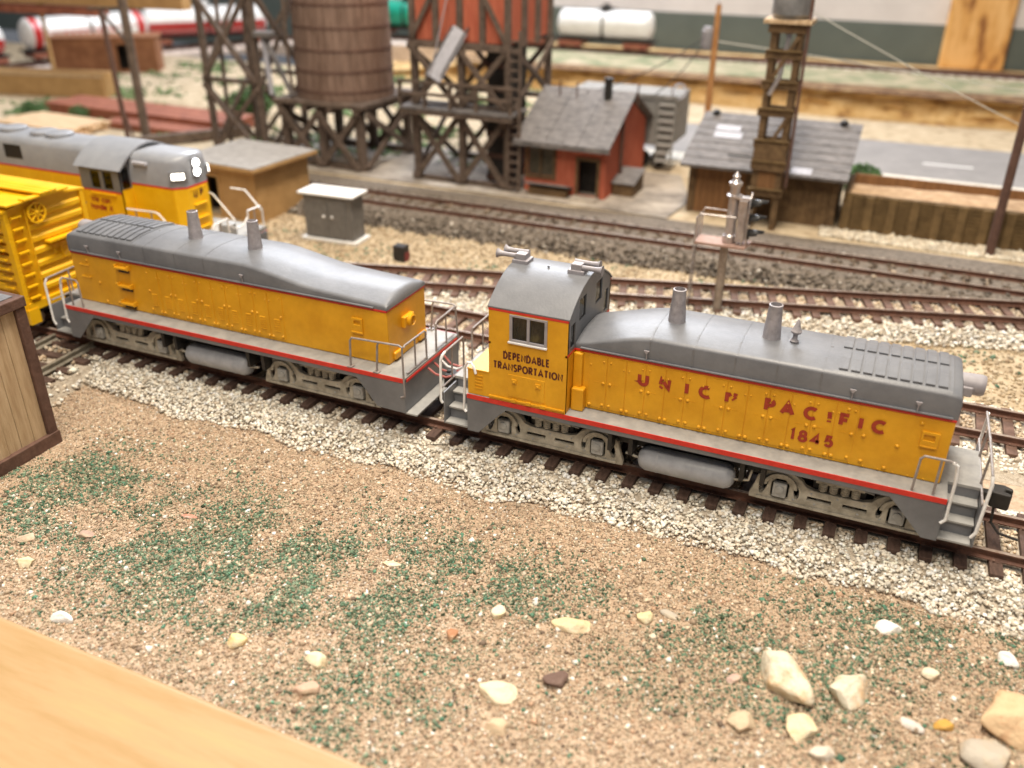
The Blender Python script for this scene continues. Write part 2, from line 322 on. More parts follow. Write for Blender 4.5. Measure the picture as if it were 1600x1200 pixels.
tie1 = B().box(-.13, .13, -1.30, 1.30, -.36, -.20).build('tie', TIE2, None, bevel=.012)
plate0 = B().box(-.11, .11, -.14, .14, -.205, -.186).box(-.08, -.03, -.15, -.09, -.19, -.15).box(.03, .08, .09, .15, -.19, -.15).build('tie_plate', TIE2, None)
def track(label, pts, tie, z=0., step=.66, rail_m=RAIL, top=RAILT, plates=True, zs=None):
    root = thing('railway_track', label, 'track', (pts[0][0], pts[0][1], z), 0, 'model railway tracks')
    rel = [(p[0]-pts[0][0], p[1]-pts[0][1]) for p in pts]
    for s in (-1, 1): rail_mesh('rail', [(q[0], q[1], zs[i] if zs else 0) for i, q in enumerate(offset(rel, s*.745, 0))], root, s, rail_m, top)
    for p, a in path_frames(rel, step):
        a2 = a+random.uniform(-.02, .02); t = share(tie, root, (p.x, p.y, random.uniform(-.012, .006)+(np.interp(-p.x, [-q[0] for q in rel], zs) if zs else 0)), (0, 0, a2))
        if plates:
            n = Vector((-math.sin(a), math.cos(a), 0))
            for s in (-1, 1): share(plate0, t, (0, s*.745, 0))
    return root
MAIN = [(-30, 0), (12, 0)]; T2 = [(-40, 5.75), (-20, 5.65), (-12, 5.28), (12, 5.35)]; T3 = [(-20, 6.2), (-16.3, 7.25), (12, 15.3)]; T4 = [(-34, 16.6), (13, 16.75)]
CROSS = [(-18.9, -14.), (-19.25, -2.6), (-19.35, -.95)]
BACK = [(30, 62.4), (-20, 61.4), (-44, 61.2), (-50, 61.2), (-57.4, 61.1), (-62, 59.5), (-66, 54), (-68.5, 47), (-70, 38), (-71, 26)]
BACKZ = [0, 0, 0, -.3, -.8, -1.3, -1.45, -1.5, -1.5, -1.5]
track('brown railway track under the two yellow switch engines', MAIN, tie0)
track('rust coloured track just behind the switch engines, where the lit locomotive stands', T2, tie1)
track('rust coloured track running diagonally behind the signal ladder', T3, tie1)
track('dirty brown track in front of the red shed and the sand house', T4, tie0, plates=False)
track('short dull track crossing at the end of the cabless locomotive, beside the plank shed', CROSS, tie0, rail_m=RAILG, top=RAILG)
track('faraway curved track along the green wall, carrying the tank cars', BACK, tie1, z=1.25, step=.85, plates=False, zs=BACKZ)
for o in (tie0, tie1, plate0): bpy.data.objects.remove(o)
# ------------------------------------------------------------------ ballast
def along(pts, n):
    P = np.array([p[:2] for p in pts], float); seg = np.diff(P, axis=0); L = np.linalg.norm(seg, axis=1); cum = np.concatenate([[0], np.cumsum(L)])
    t = rng.uniform(0, cum[-1], n); i = np.clip(np.searchsorted(cum, t)-1, 0, len(L)-1); f = (t-cum[i])/L[i]; d = seg[i]/L[i][:, None]
    return P[i]+seg[i]*f[:, None], d, t
def bed(name, pts, w0, w1, h, m, edge=1.36, top=-.34, seed=0):
    """raised ballast bed with sloped shoulders"""
    rel = []
    for off, z in ((-w0, GZ-.02), (-edge-.1, top), (edge+.1, top), (w1, GZ-.02)): rel.append(offset(pts, off, z))
    secs = list(zip(*rel)); secs = [[*s, (s[-1][0], s[-1][1], GZ-.3), (s[0][0], s[0][1], GZ-.3)] for s in secs]
    o = B().loft(secs).build(name, m); return struct(o)
BED = mat('ballast_bed', (.40, .33, .25), (.62, .55, .45), 9, .95, .9, 40)
BEDD = mat('dirty_shaded_bed', (.10, .08, .063), (.26, .215, .17), 5, .95, .9, 30)  # dirt brown, darkened further for shadow lying over the yard
bed('main_ballast_bed', MAIN, 2.35, 2.1, .3, BED); bed('siding_ballast_bed', T2, 2.1, 2.0, .3, BED); bed('diagonal_ballast_bed', T3, 2.0, 1.9, .3, BED, top=-.342); bed('yard_dirt_bed', T4, 2.5, 4.2, .3, BEDD, top=-.175)
bed('crossing_ballast_bed', CROSS[:2]+[(-19.3, -1.9)], 1.7, 1.7, .3, BED, top=-.30)
WH = [(.84, .78, .67), (.76, .68, .56), (.90, .87, .80), (.66, .57, .45), (.46, .38, .29)]
IB = ico()
def ballast(name, pts, n, size, cols, wts, wn, wf, step=.66, label='', s0=0., top=-.325, edge=1.36, feather=.35, zoff=0.):
    p, d, t = along(pts, n); wn_ = wn+feather*(fbm(t, t*0, 1.3, 3)-.5)*2; off = rng.uniform(-1, 1, n); off = np.where(off < 0, off*wn_, off*wf)
    ph = ((t+s0) % step)-step/2; on_tie = (np.abs(off) < 1.31) & (np.abs(ph) < .185)
    near_rail = (np.abs(np.abs(off)-.745) < .13)
    keep = ~on_tie & ~near_rail
    p, d, off = p[keep], d[keep], off[keep]; k = len(off); lim = np.where(off < 0, wn, wf)
    z = np.where(np.abs(off) < edge, top, top+(GZ-top)*np.clip((np.abs(off)-edge)/(lim-edge), 0, 1)); S = size*np.clip(1+.3*rng.normal(size=k), .45, 1.8)
    P = np.stack([p[:, 0]-d[:, 1]*off, p[:, 1]+d[:, 0]*off, z+S*.35+rng.uniform(-.02, .03, k)+zoff], 1)
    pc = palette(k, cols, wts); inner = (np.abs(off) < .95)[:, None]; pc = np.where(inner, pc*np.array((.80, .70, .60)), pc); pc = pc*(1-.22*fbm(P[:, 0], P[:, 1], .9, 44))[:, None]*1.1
    return scatter(name, P, S, np.clip(pc, 0, .93), CUB, STONE, .22, (1, 1, .75), label)
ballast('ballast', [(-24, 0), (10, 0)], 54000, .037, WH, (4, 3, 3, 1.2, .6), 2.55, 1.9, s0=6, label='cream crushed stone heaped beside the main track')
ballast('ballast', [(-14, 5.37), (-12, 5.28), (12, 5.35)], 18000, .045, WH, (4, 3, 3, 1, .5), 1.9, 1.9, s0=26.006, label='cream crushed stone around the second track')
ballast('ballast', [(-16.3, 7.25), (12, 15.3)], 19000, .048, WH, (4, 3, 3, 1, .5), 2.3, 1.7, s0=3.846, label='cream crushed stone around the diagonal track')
DK = [(.10, .08, .06), (.15, .122, .096), (.24, .20, .16), (.55, .50, .43), (.07, .056, .045)]  # dirty rubble tones with shadow darkening added in the colour
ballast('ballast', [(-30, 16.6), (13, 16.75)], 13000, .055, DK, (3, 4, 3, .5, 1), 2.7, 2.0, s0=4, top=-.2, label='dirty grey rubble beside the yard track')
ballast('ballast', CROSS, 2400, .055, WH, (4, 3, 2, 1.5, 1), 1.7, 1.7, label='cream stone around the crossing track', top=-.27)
# ------------------------------------------------------------------ soil grains and turf
def grains(name, n, x0, x1, y0, y1, size, cols, wts, label, thresh=None, seed=0, sc_=1.6, base=OCT, z=.0, soft=.1):
    x = rng.uniform(x0, x1, n); y = rng.uniform(y0, y1, n)
    if thresh is not None:
        f = fbm(x, y, sc_, seed)+soft*rng.normal(size=n); k = f > thresh; x, y = x[k], y[k]
    k = len(x); S = size*np.clip(1+.4*rng.normal(size=k), .4, 2.2); P = np.stack([x, y, ground_h(x, y)+z+S*.25], 1)
    return scatter(name, P, S, palette(k, cols, wts), base, SOILG, .2, (1, 1, .75), label)
EARTH = [(.51, .395, .275), (.42, .315, .22), (.62, .50, .365), (.55, .40, .28), (.25, .185, .135), (.70, .61, .48), (.90, .87, .80), (.50, .325, .215)]
grains('soil', 150000, -19, 10, -10.4, -2.2, .021, EARTH, (4, 3, 3, 2.5, 2.2, 1.8, .55, 1.3), 'tan soil grains covering the foreground')
grains('soil', 9000, -15, 10, -10.5, -2.4, .042, EARTH, (3, 2.5, 3, 2, 1.4, 1.6, 1.0, .9), 'coarser tan crumbs covering the foreground')
GREEN = [(.15, .23, .15), (.09, .145, .09), (.24, .31, .21), (.11, .25, .165), (.34, .33, .23), (.06, .09, .05)]
PATCH = np.array([(-14.04, -7.79), (-13.98, -6.27), (-11.56, -5.61), (-9.28, -6.98), (-7.93, -7.35), (-7.89, -7.81), (-6.48, -6.61), (-6.26, -7.56), (-4.9, -6.2), (-3.61, -9.5), (-9.7, -9.0), (-5.5, -5.5), (-4.6, -6.3), (-4.2, -7.4), (-2.7, -5.3), (-3.2, -9.8), (1.9, -4.6), (3.0, -5.0), (4.9, -5.6), (1.9, -6.7), (5.5, -3.2), (4.7, -3.2), (-1.1, -5.3), (-3.9, -4.9), (6.4, -2.9), (-8.6, -5.9), (-12.0, -7.1), (-13.6, -5.3), (-14.3, -6.6), (-12.3, -5.3), (-10.6, -6.3), (-9.9, -7.8), (-7.2, -5.9)])
def turf(n, size, spread, label, keep):
    c = PATCH[rng.integers(0, len(PATCH), n)]; x = c[:, 0]+rng.normal(size=n)*spread*1.25; y = c[:, 1]+rng.normal(size=n)*spread*.62
    k = (fbm(x, y, .8, 21)+.12*rng.normal(size=n) > keep) & (y > -10.3) & (y < -2.6) & (x < 10); x, y = x[k], y[k]; k = len(x)
    S = size*np.clip(np.exp(.42*rng.normal(size=k)), .45, 2.4); P = np.stack([x, y, ground_h(x, y)+.01+S*.25], 1)
    scatter('turf', P, S, palette(k, GREEN, (3, 2.4, 2.8, 1.8, 2, 1.5)), OCT, SOILG, .3, (1, 1, .8), label)
turf(36000, .022, .9, 'green ground foam lying in patches over the soil', .48)
turf(46000, .018, 1.5, 'fine sage green foam dusted broadly around the patches', .44)
SANDY = [(.52, .41, .27), (.44, .33, .21), (.62, .52, .38), (.35, .26, .17), (.16, .28, .13)]
def far_grains(name, n, x0, x1, y0, y1, size, cols, wts, label, thresh=None, seed=0):
    x = rng.uniform(x0, x1, n); y = rng.uniform(y0, y1, n)
    if thresh is not None:
        k = fbm(x, y, 2.2, seed)+.08*rng.normal(size=n) > thresh; x, y = x[k], y[k]
    k = len(x); S = size*np.clip(1+.4*rng.normal(size=k), .4, 2); P = np.stack([x, y, GZ+.08*(fbm(x, y, 4, 9)-.5)+S*.3], 1)
    return scatter(name, P, S, palette(k, cols, wts), OCT, SOILG, .2, (1, 1, .7), label)
far_grains('soil', 16000, -24, 13, 7, 15, .05, SANDY, (4, 3, 3, 1.5, .0), 'pale sandy grains between the tracks')
far_grains('turf', 9000, -24, 13, 7, 15, .06, GREEN, (2, 1, 3, 2, 2, .5), 'green foam tufts between the tracks behind the engines', .66, 33)
far_grains('turf', 16000, -60, -18, 24, 50, .16, [(.14, .22, .09), (.22, .28, .13), (.09, .16, .06)], (1, 1, 1), 'green foam along the ground behind the timber towers', .62, 37)
# ------------------------------------------------------------------ loose rocks
def rock(cx, cy, lx, ly, h, rz, c1, c2, label, seed, pts=None):
    bm = bmesh.new(); bmesh.ops.create_icosphere(bm, subdivisions=4, radius=1); r = np.random.default_rng(seed)
    pl = [(Vector(r.normal(size=3)).normalized(), r.uniform(.52, .88)) for _ in range(14)]
    for v in bm.verts:
        for n, dd in pl:
            e = v.co.dot(n)
            if e > dd: v.co -= n*(e-dd)*.9
        v.co *= 1+.05*math.sin(v.co.x*5+seed)*math.cos(v.co.y*6-seed)
        v.co.x *= 1+.18*v.co.y*math.sin(seed)
    for v in bm.verts: v.co = Vector((v.co.x*lx/2*1.1, v.co.y*ly/2*1.1, v.co.z*h/2*1.1))
    me = bpy.data.meshes.new('rock'); bm.to_mesh(me); bm.free(); me.shade_smooth(); me.set_sharp_from_angle(angle=1.3)
    me.materials.append(mat('rock_stone', c1, c2, 2.0, .85, 1., 7, detail=8, mix=(.46, .70))); o = bpy.data.objects.new('rock', me); C.objects.link(o)
    o.location = (cx, cy, GZ+h*.14); o.rotation_euler = (r.uniform(-.15, .15), r.uniform(-.15, .15), rz); tag(o, label, 'rock', 'loose rocks on the soil')
CR, TN, OR, WT, BR, GYS = (.78, .70, .54), (.60, .48, .33), (.60, .36, .16), (.88, .86, .82), (.16, .10, .08), (.50, .45, .38)
for a in [(3.04, -5.72, 1.30, .78, .66, -.95, (.80, .73, .58), OR, 'largest cream rock, long, with an orange lower end'), (4.16, -5.50, .98, .60, .55, 1.15, (.80, .74, .60), OR, 'pointed cream rock right beside the largest rock'),
          (6.85, -5.05, 1.35, 1.2, .75, .3, (.72, .52, .32), (.66, .36, .20), 'broad orange-tan rock at the photo edge, cut by the frame'), (3.52, -6.66, .62, .52, .4, .4, (.84, .70, .44), CR, 'lumpy pale yellow rock just below the largest rock'),
          (2.55, -6.95, .46, .46, .34, .2, TN, (.5, .36, .24), 'dull tan round rock left of the lumpy yellow one'), (4.74, -3.47, .50, .36, .28, .3, WT, (.8, .72, .6), 'crumbly white lump near the ballast edge'),
          (6.86, -3.42, .38, .30, .34, -.6, WT, (.9, .9, .9), 'sharp bright white chip above the broad orange rock'), (5.50, -4.40, .34, .30, .26, .1, CR, TN, 'small cream pebble between the pointed rock and the photo edge'),
          (5.26, -5.78, .42, .24, .2, -.4, (.72, .66, .62), GYS, 'small pinkish white pebble beside an ochre one'), (5.74, -5.58, .36, .25, .22, .2, (.62, .36, .08), (.5, .3, .1), 'small ochre yellow pebble in the bottom corner'),
          (6.45, -6.0, .9, .8, .5, .5, GYS, TN, 'grey-tan rough rock at the bottom corner'), (-1.54, -8.05, .72, .50, .3, .15, (.80, .66, .46), CR, 'flat angular cream rock, low in the middle'),
          (-.73, -7.36, .52, .34, .30, .75, BR, (.22, .15, .12), 'smooth dark brown pebble'), (-.97, -5.90, .82, .38, .3, .1, (.76, .60, .36), CR, 'wide flat cream rock with a notched edge'),
          (.30, -5.12, .36, .34, .28, .3, (.80, .66, .38), CR, 'rounded yellow pebble beside a flat grey one'), (.74, -4.80, .42, .22, .14, -.1, GYS, TN, 'flat grey-tan pebble next to the rounded yellow one'),
          (-2.39, -6.18, .30, .30, .28, .2, CR, (.8, .68, .4), 'cream pebble ringed by green turf'), (-2.95, -7.13, .26, .26, .28, .2, (.42, .20, .10), TN, 'little rust brown pebble'),
          (-6.66, -8.95, .38, .38, .32, .3, (.84, .64, .30), CR, 'yellow pebble above the wooden board'), (-4.96, -8.76, .40, .36, .32, -.4, (.86, .70, .46), CR, 'pale yellow pebble near the bottom edge'),
          (-4.72, -9.40, .44, .36, .26, .4, (.54, .36, .26), TN, 'pinkish brown stone close to the wooden board'), (-10.16, -9.84, .44, .28, .24, .25, WT, (.75, .74, .74), 'glassy white quartz pebble next to the wooden board'),
          (-12.89, -8.34, .46, .30, .26, .6, (.62, .48, .36), TN, 'pinkish tan stone at the photo edge'), (-12.22, -8.92, .34, .34, .26, .1, (.70, .60, .38), CR, 'squarish cream stone below the pinkish one'),
          (-11.83, -7.69, .40, .30, .22, .1, (.42, .30, .24), TN, 'flat brownish stone sunk in the soil'), (-5.13, -5.73, .42, .16, .12, .35, (.84, .66, .42), WT, 'thin pale splinter of stone on green turf'),
          (-10.26, -6.19, .40, .14, .10, .1, (.62, .30, .22), WT, 'thin reddish splinter of stone'), (-1.27, -8.75, .50, .36, .22, -.1, (.60, .45, .30), TN, 'tan stone just below the flat angular one'),
          (3.91, -7.05, .40, .36, .24, .6, (.66, .58, .48), GYS, 'pale grey stone at the bottom edge below the big rocks'), (2.2, -6.0, .30, .24, .18, .9, (.6, .42, .36), TN, 'small pink stone left of the largest rock')]:
    rock(*a, seed=abs(hash(a[8])) % 1 if False else sum(map(ord, a[8])))
HOSE = mat('hose_pink_red', (.30, .06, .05), (.46, .16, .14), 6, .5)
# ------------------------------------------------------------------ switcher locomotives
def wheelset(root, x, m):
    for sy in (-1, 1):
        wh = MB(m).lathe([(-.02, .50), (.10, .49), (.10, .40), (.07, .38), (.07, .16), (.12, .14), (.12, .0)], (x, sy*.72, .49), (0, sy, 0), 24).build('wheel', BLK, root, 30)
        MB(m).lathe([(.105, .49), (.125, .485), (.125, .41), (.105, .405)], (x, sy*.72, .49), (0, sy, 0), 24).build('tyre', JBX, wh, 30)
    MB(m).tube([(x, -.8, .49), (x, .8, .49)], .09).build('axle', BLK, root)
def oval(cx, cz, rx, rz, tilt=0, n=12):
    t = math.radians(tilt); o = []
    for i in range(n):
        a = 2*math.pi*i/n; u, v = rx*math.cos(a), rz*math.sin(a); o.append((cx+u*math.cos(t)-v*math.sin(t), cz+u*math.sin(t)+v*math.cos(t)))
    return o
def truck(root, xc, m):
    out = [(-1.86, .16), (1.86, .16), (1.86, .27), (1.78, .5), (1.72, .78), (1.56, .93), (1.22, .98), (.92, .94), (.78, .84), (.68, .72), (.5, .66), (-.5, .66), (-.68, .72), (-.78, .84), (-.92, .94), (-1.22, .98), (-1.56, .93), (-1.72, .78), (-1.78, .5), (-1.86, .27)]
    holes = []
    for s in (-1, 1):
        holes += [[(s*1.22-.19, .28), (s*1.22+.19, .28), (s*1.22+.19, .66), (s*1.22+.1, .77), (s*1.22-.1, .77), (s*1.22-.19, .66)], oval(s*1.58, .52, .075, .22, s*14), oval(s*.86, .50, .06, .16, s*-6),
                  [(s*.12, .39), (s*.62, .39), (s*.62, .49), (s*.12, .49)]]
    for sy in (-1, 1):
        f = MB(m).prism([(xc+a, b) for a, b in out], 'xz', sy*.98, sy*1.10, [[(xc+a, b) for a, b in h] for h in holes]).build('side_frame', TRK, root, bevel=.012)
        if sy > 0: continue
        for s in (-1, 1):
            x = xc+s*1.22
            ring = []
            for i in range(11):
                a = math.pi*i/10; ring.append((math.cos(a), math.sin(a)))
            MB(m).prism([(x+.37*c, .60+.34*q) for c, q in ring]+[(x+.29*c, .60+.26*q) for c, q in ring[::-1]], 'xz', -1.16, -1.10).build('pedestal_arch', TRK, f, bevel=.008)
            j = MB(m).box(x-.15, x+.15, -1.17, -1.02, .33, .70).build('journal_box', JBX, root, bevel=.03)
            MB(m).lathe([(0, .10), (.03, .095), (.045, .05)], (x, -1.17, .55), (0, -1, 0), 12).build('journal_lid', JBX, j, 30)
        MB(m).box(xc-1.7, xc+1.7, -1.135, -1.10, .18, .25).build('equalizer', TRK, f, bevel=.006)
        b = MB(m); [b.dome((xc+q, -1.10, .33), .03) for q in (-.9, -.45, .45, .9)]; [b.dome((xc+q, -1.10, .58), .028) for q in (-.55, 0, .55)]; b.build('bolt', JBX, f)
    MB(m).box(xc-.55, xc+.55, -.97, .97, .55, .9).build('bolster', BLK, root)
    s = MB(m)
    for q in (-.34, -.12, .12, .34): s.lathe([(0, .09), (.03, .10), (.06, .085), (.09, .10), (.12, .085), (.15, .10), (.18, .085), (.2, .09)], (xc+q, -1.0, .68), Z, 8)
    s.box(xc-.5, xc+.5, -1.07, -.95, .87, .93).build('leaf_spring', TRK, root)
    c = MB(m).tube([(xc-.95, -.93, .98), (xc-.5, -.93, .98)], .12, 10).build('brake_cylinder', TRK, root, 40)
    MB(m).tube([(xc-.5, -.93, .98), (xc+.7, -1.0, .86)], .025, 6).build('brake_rod', JBX, c)
    for s_ in (-1.22, 1.22): wheelset(root, xc+s_, m)
def hood_sec(x, zs, zt, hw=1.0, z0=2.96):
    side = [(-hw, z0), (-hw, zs), (-hw+.014, zs+.04), (-hw+.05, zs+.068), (-hw+.11, zs+.08), (-.5, zt-.025), (-.2, zt-.004)]
    return [(x, a, b) for a, b in side]+[(x, -a, b) for a, b in side[::-1]]
def switcher(name, label, X0, m, calf):
    """m = +1: radiator end towards +x; -1: mirrored. The body is written with the radiator at +x."""
    root = thing(name, label, 'locomotive', (X0, 0, 0)); N = lambda: MB(m)
    xr = 6.0 if not calf else 5.95                  # platform end, radiator end
    xl = -6.1 if not calf else -6.22                # platform end, other end
    step_l = not calf
    sa, sb = (-5.39 if step_l else xl), (5.36 if not calf else 5.28)
    # deck and frame
    poly = [(sa, -1.5), (sb, -1.5), (sb, -.78), (xr, -.78), (xr, .78), (sb, .78), (sb, 1.5), (sa, 1.5)]
    if step_l: poly += [(sa, .78), (xl, .78), (xl, -.78), (sa, -.78)]
    deck = N().prism(poly, 'xy', 1.36, 1.44).build('walkway', GRYD, root, bevel=.012)
    if not calf: deck['label'] = 'grey walkway running along the yellow hood'
    for sy in (-1, 1):
        st = N().box(sa, sb, *sorted((sy*1.478, sy*1.515)), 1.315, 1.435).build('red_stripe', RED, root)
        N().box(sa+.02, sb-.02, *sorted((sy*1.46, sy*1.50)), 1.20, 1.312).build('side_sill', GRY, root)
    N().box(xl+.1, xr-.1, -.72, .72, .92, 1.355).build('frame', BLK, root)
    fb = N()
    for q in (-1.75, -1.25, 1.3, 1.75): fb.box(q-.05, q+.05, -1.42, -.7, .7, 1.3)
    fb.box(-2, 2, -1.0, -.72, .75, 1.2); fb.build('underframe_bracket', BLK, root)
    # corner plates and steps
    def corner(xs, s, sy):
        p = [(xs, 1.30), (xs-s*1.15, 1.30), (xs-s*.86, 1.02), (xs-s*.3, .40), (xs, .40)]
        N().prism(p, 'xz', sy*1.47, sy*1.505).build('step_side_plate', GRY, root, bevel=.008)
        xe = xs+s*.66
        N().prism([(xe-.02, .42), (xe+.02, .42), (xe+.02, 1.3), (xe-.02, 1.3)], 'xz', sy*1.46, sy*.72).build('end_plate', GRY, root)
        for i, z in enumerate((.45, .78, 1.10)):
            a = 1.5-.22*i; N().box(min(xs, xe-s*.03)+.005, max(xs, xe-s*.03)-.005, *sorted((sy*a, sy*(a-.30))), z, z+.05).build('step_tread', GRYD, root, bevel=.008)
            N().box(min(xs, xe-s*.03)+.01, max(xs, xe-s*.03)-.01, *sorted((sy*(a-.31), sy*(a-.29))), z+.05, z+.30).build('step_riser', GRY, root)
    for sy in (-1, 1):
        corner(sb, 1, sy)
        if step_l: corner(sa, -1, sy)
    N().box(xr-.06, xr, -.72, .72, .62, 1.36).build('pilot', GRY, root, bevel=.01)
    if calf:
        for sy in (-1, 1): N().prism([(xl, 1.30), (-4.71, 1.30), (-5.0, .95), (-5.38, .47), (xl, .45)], 'xz', sy*1.46, sy*1.505).build('pilot_side_plate', GRY, root, bevel=.008)
        N().box(xl+.01, xl+.06, -1.455, 1.455, .47, 1.35).build('pilot', GRY, root)
        N().box(xl-.30, xl+.05, -1.46, 1.46, .40, .45).build('footboard', GRYD, root, bevel=.01)
        N().box(xl-.012, xl+.002, -1.40, 1.40, 1.30, 1.37).build('end_stripe', RED, root)
    else:
        N().box(xl, xl+.06, -.72, .72, .62, 1.36).build('pilot', GRY, root)
    # couplers
    def coupler(x, s):
        c = N().bar((x-s*.25, 0, .86), (x+s*.35, 0, .86), .18, .2).build('coupler', BLK, root, bevel=.02)
        N().prism([(x+s*.30, -.17), (x+s*.30, .2), (x+s*.55, .22), (x+s*.72, .12), (x+s*.72, .02), (x+s*.58, .05), (x+s*.56, -.06), (x+s*.70, -.12), (x+s*.66, -.22), (x+s*.45, -.2)], 'xy', .68, 1.06).build('knuckle', BLK, c, bevel=.03)
        if s > 0 and not calf: N().tube([(x+.42, -.1, .7), (x+.45, -.16, .3), (x+.62, -.3, .16), (x+1.0, -.38, .15)], .03, 6).build('uncoupling_pin', BLK, c)
    coupler(xr, 1)
    if not calf: coupler(xl+.05, -1)
    # hood
    he = 5.2; hl = -2.84 if not calf else -5.5
    N().box(hl, he, -.99, .99, 1.441, 2.90).build('hood', YEL, root, bevel=.035)
    N().box(hl-.006, he+.006, -1.004, 1.004, 2.895, 2.965).build('hood_stripe', RED, root, bevel=.02)
    if calf: sec = [hood_sec(-5.52, 2.97, 3.03), hood_sec(-5.505, 3.0, 3.14), hood_sec(-5.44, 3.02, 3.23), hood_sec(-5.32, 3.03, 3.27), hood_sec(-3.4, 3.12, 3.33), hood_sec(-2.9, 3.17, 3.37), hood_sec(-1.55, 3.40, 3.58), hood_sec(-1.15, 3.44, 3.62)]
    else: sec = [hood_sec(-2.84, 3.02, 3.22), hood_sec(-2.6, 3.07, 3.32), hood_sec(-1.9, 3.26, 3.48), hood_sec(-1.45, 3.38, 3.57), hood_sec(-1.1, 3.44, 3.62)]
    sec += [hood_sec(4.9, 3.44, 3.62), hood_sec(5.10, 3.425, 3.605), hood_sec(5.18, 3.39, 3.56), hood_sec(5.215, 3.30, 3.44)]
    N().loft(sec).build('hood_top', GRY, root, 40)
    gl = (-2.7 if not calf else -5.15)
    gut = N(); gut.box(gl, 5.12, -1.06, -1.0, 2.985, 3.02); gut.box(gl, 5.12, 1.0, 1.06, 2.985, 3.02); gut.build('rain_gutter', GRY, root, bevel=.008)
    for q in ((-1.15, 3.2, 4.45) if not calf else (-1.1, 3.2, 4.42)):
        sp = N().tube([(q, -1.03, 3.02), (q, -1.05, 3.22)], .016, 6).prism([(q-.06, 3.24), (q+.06, 3.24), (q, 3.15)], 'xz', -1.075, -1.035); sp.build('lifting_lug', GRYL, root)
    for q in ((-1.1, -.13, .78, 1.66, 2.55) if not calf else (.2, 1.2, 2.3)):
        N().loft([[(x, a*1.006, b+.004) for x, a, b in hood_sec(q-.02, 3.44, 3.622, z0=3.03)], [(x, a*1.006, b+.004) for x, a, b in hood_sec(q+.02, 3.44, 3.622, z0=3.03)]]).build('roof_seam', GRY, root)
    # doors
    xs0 = -2.25 if not calf else -2.9
    seam0 = -1.13 if not calf else -1.35
    edges = [seam0+.455*i for i in range(-3, 11)] if not calf else [seam0+.47*i for i in range(-2, 9)]
    for i in range(len(edges)-1):
        a, b = edges[i]+.012, edges[i+1]-.012
        d = N().box(a, b, -1.006, -.985, 1.53, 2.86).build('hood_door', YEL, root, bevel=.004)
        right = (i % 2 == 0) if not calf else (i % 2 == 1)
        kx = b-.07 if right else a+.07
        hx = a+.05 if right else b-.05
        for px_, pz_, pr_ in ((kx, 2.19, .046), (kx, 1.62, .044), (kx, 2.74, .032), (hx, 1.585, .05), (hx, 2.62, .026)): N().dome((px_, -1.006, pz_), pr_, h=.8).build('latch', YEL, d, 50)
        if not calf: N().box((a+b)/2-.08, (a+b)/2+.06, -1.011, -1.005, 2.19, 2.20).build('hinge_strap', YEL, d)
        lv = N(); k0, k1, st = (1.76, 2.1, .066) if calf else (1.96, 1.97, .05)
        z = k0
        while z <= k1:
            lv.prism([(z, -1.010), (z+.03, -1.010), (z+.005, -1.034)], 'xy', 0, 0) if False else lv.add([(x, y, zz) for x in ((a+b)/2-.10, (a+b)/2+.08) for y, zz in ((-1.004, z), (-1.032, z+.002), (-1.004, z+.030))], [(0, 1, 2), (3, 5, 4), (0, 3, 4, 1), (1, 4, 5, 2), (2, 5, 3, 0)])
            z += st
        if calf: lv.build('louver', YEL, d)
    # extras on the plain stretch
    for q, z in ((3.58, 2.2), (3.62, 1.6), (4.25, 2.12), (4.1, 1.55), (3.2, 2.75), (4.6, 2.75)): N().dome((q, -.99, z), .05, h=.8).build('rivet', YEL, root, 50)
    for k in range(26):
        q = -2.6+k*.295 if not calf else -5.3+k*.4
        N().dome((q, -.99, 2.865), .017, h=.8).build('rivet', YEL, root); N().dome((q+.1, -.99, 1.49), .02, h=.8).build('rivet', YEL, root)
    bd = N().prism(rect(4.64, 4.98, 2.24, 2.60), 'xz', -1.035, -.985, [rect(4.69, 4.90, 2.40, 2.53)])
    bd.box(4.66, 4.96, -1.05, -1.03, 2.24, 2.28)
    if not calf: bd.build('number_board', YEL, root, bevel=.01)
    else:
        N().prism(rect(-4.78, -4.46, 2.18, 2.62), 'xz', -1.04, -.985, [rect(-4.72, -4.53, 2.44, 2.55)]).box(-4.8, -4.45, -1.06, -1.03, 2.2, 2.25).build('number_board', YEL, root, bevel=.012)
        # end lamp on the cabless end
        hl_ = N().box(-5.62, -5.49, -.30, .18, 2.22, 2.52).build('headlight', YEL, root, bevel=.02)
        N().lathe([(0, .17), (.10, .17), (.12, .13), (.06, .10), (.05, .02)], (-5.60, -.05, 2.38), (-m if False else -1, 0, 0), 18).build('headlight_rim', YEL, hl_, 30)
        N().box(-5.58, -5.49, -.78, -.4, 1.50, 1.72).build('sand_box', YEL, root, bevel=.05)
        N().box(-5.58, -5.49, .5, .9, 1.50, 1.72).build('sand_box', YEL, root, bevel=.05)
        for z in (1.62, 2.16, 2.72):
            s3 = N().box(2.96, 3.42, -1.13, -.99, z, z+.06)
            s3.box(2.93, 2.97, -1.12, -.99, z-.02, z+.12); s3.box(3.41, 3.45, -1.12, -.99, z-.02, z+.12); s3.build('side_step', YEL, root, bevel=.01)
            N().box(3.0, 3.4, -1.0, -.96, z-.13, z-.004).build('recess_shade_patch', BLK, root)  # flat black patch painted for the shade in the step niche
        for z in (2.25, 2.62): N().tube([(4.55, -.99, z), (4.55, -1.05, z), (4.85, -1.05, z), (4.85, -.99, z)], .018, 6).build('grab_iron', YEL, root)
    # radiator roof, shutters, stacks, bell, headlight
    rd = N().loft([hood_sec(x_, 3.452, 3.634, .975, 3.2) for x_ in (2.76, 5.0)]).build('radiator_frame', GRY, root, 40)
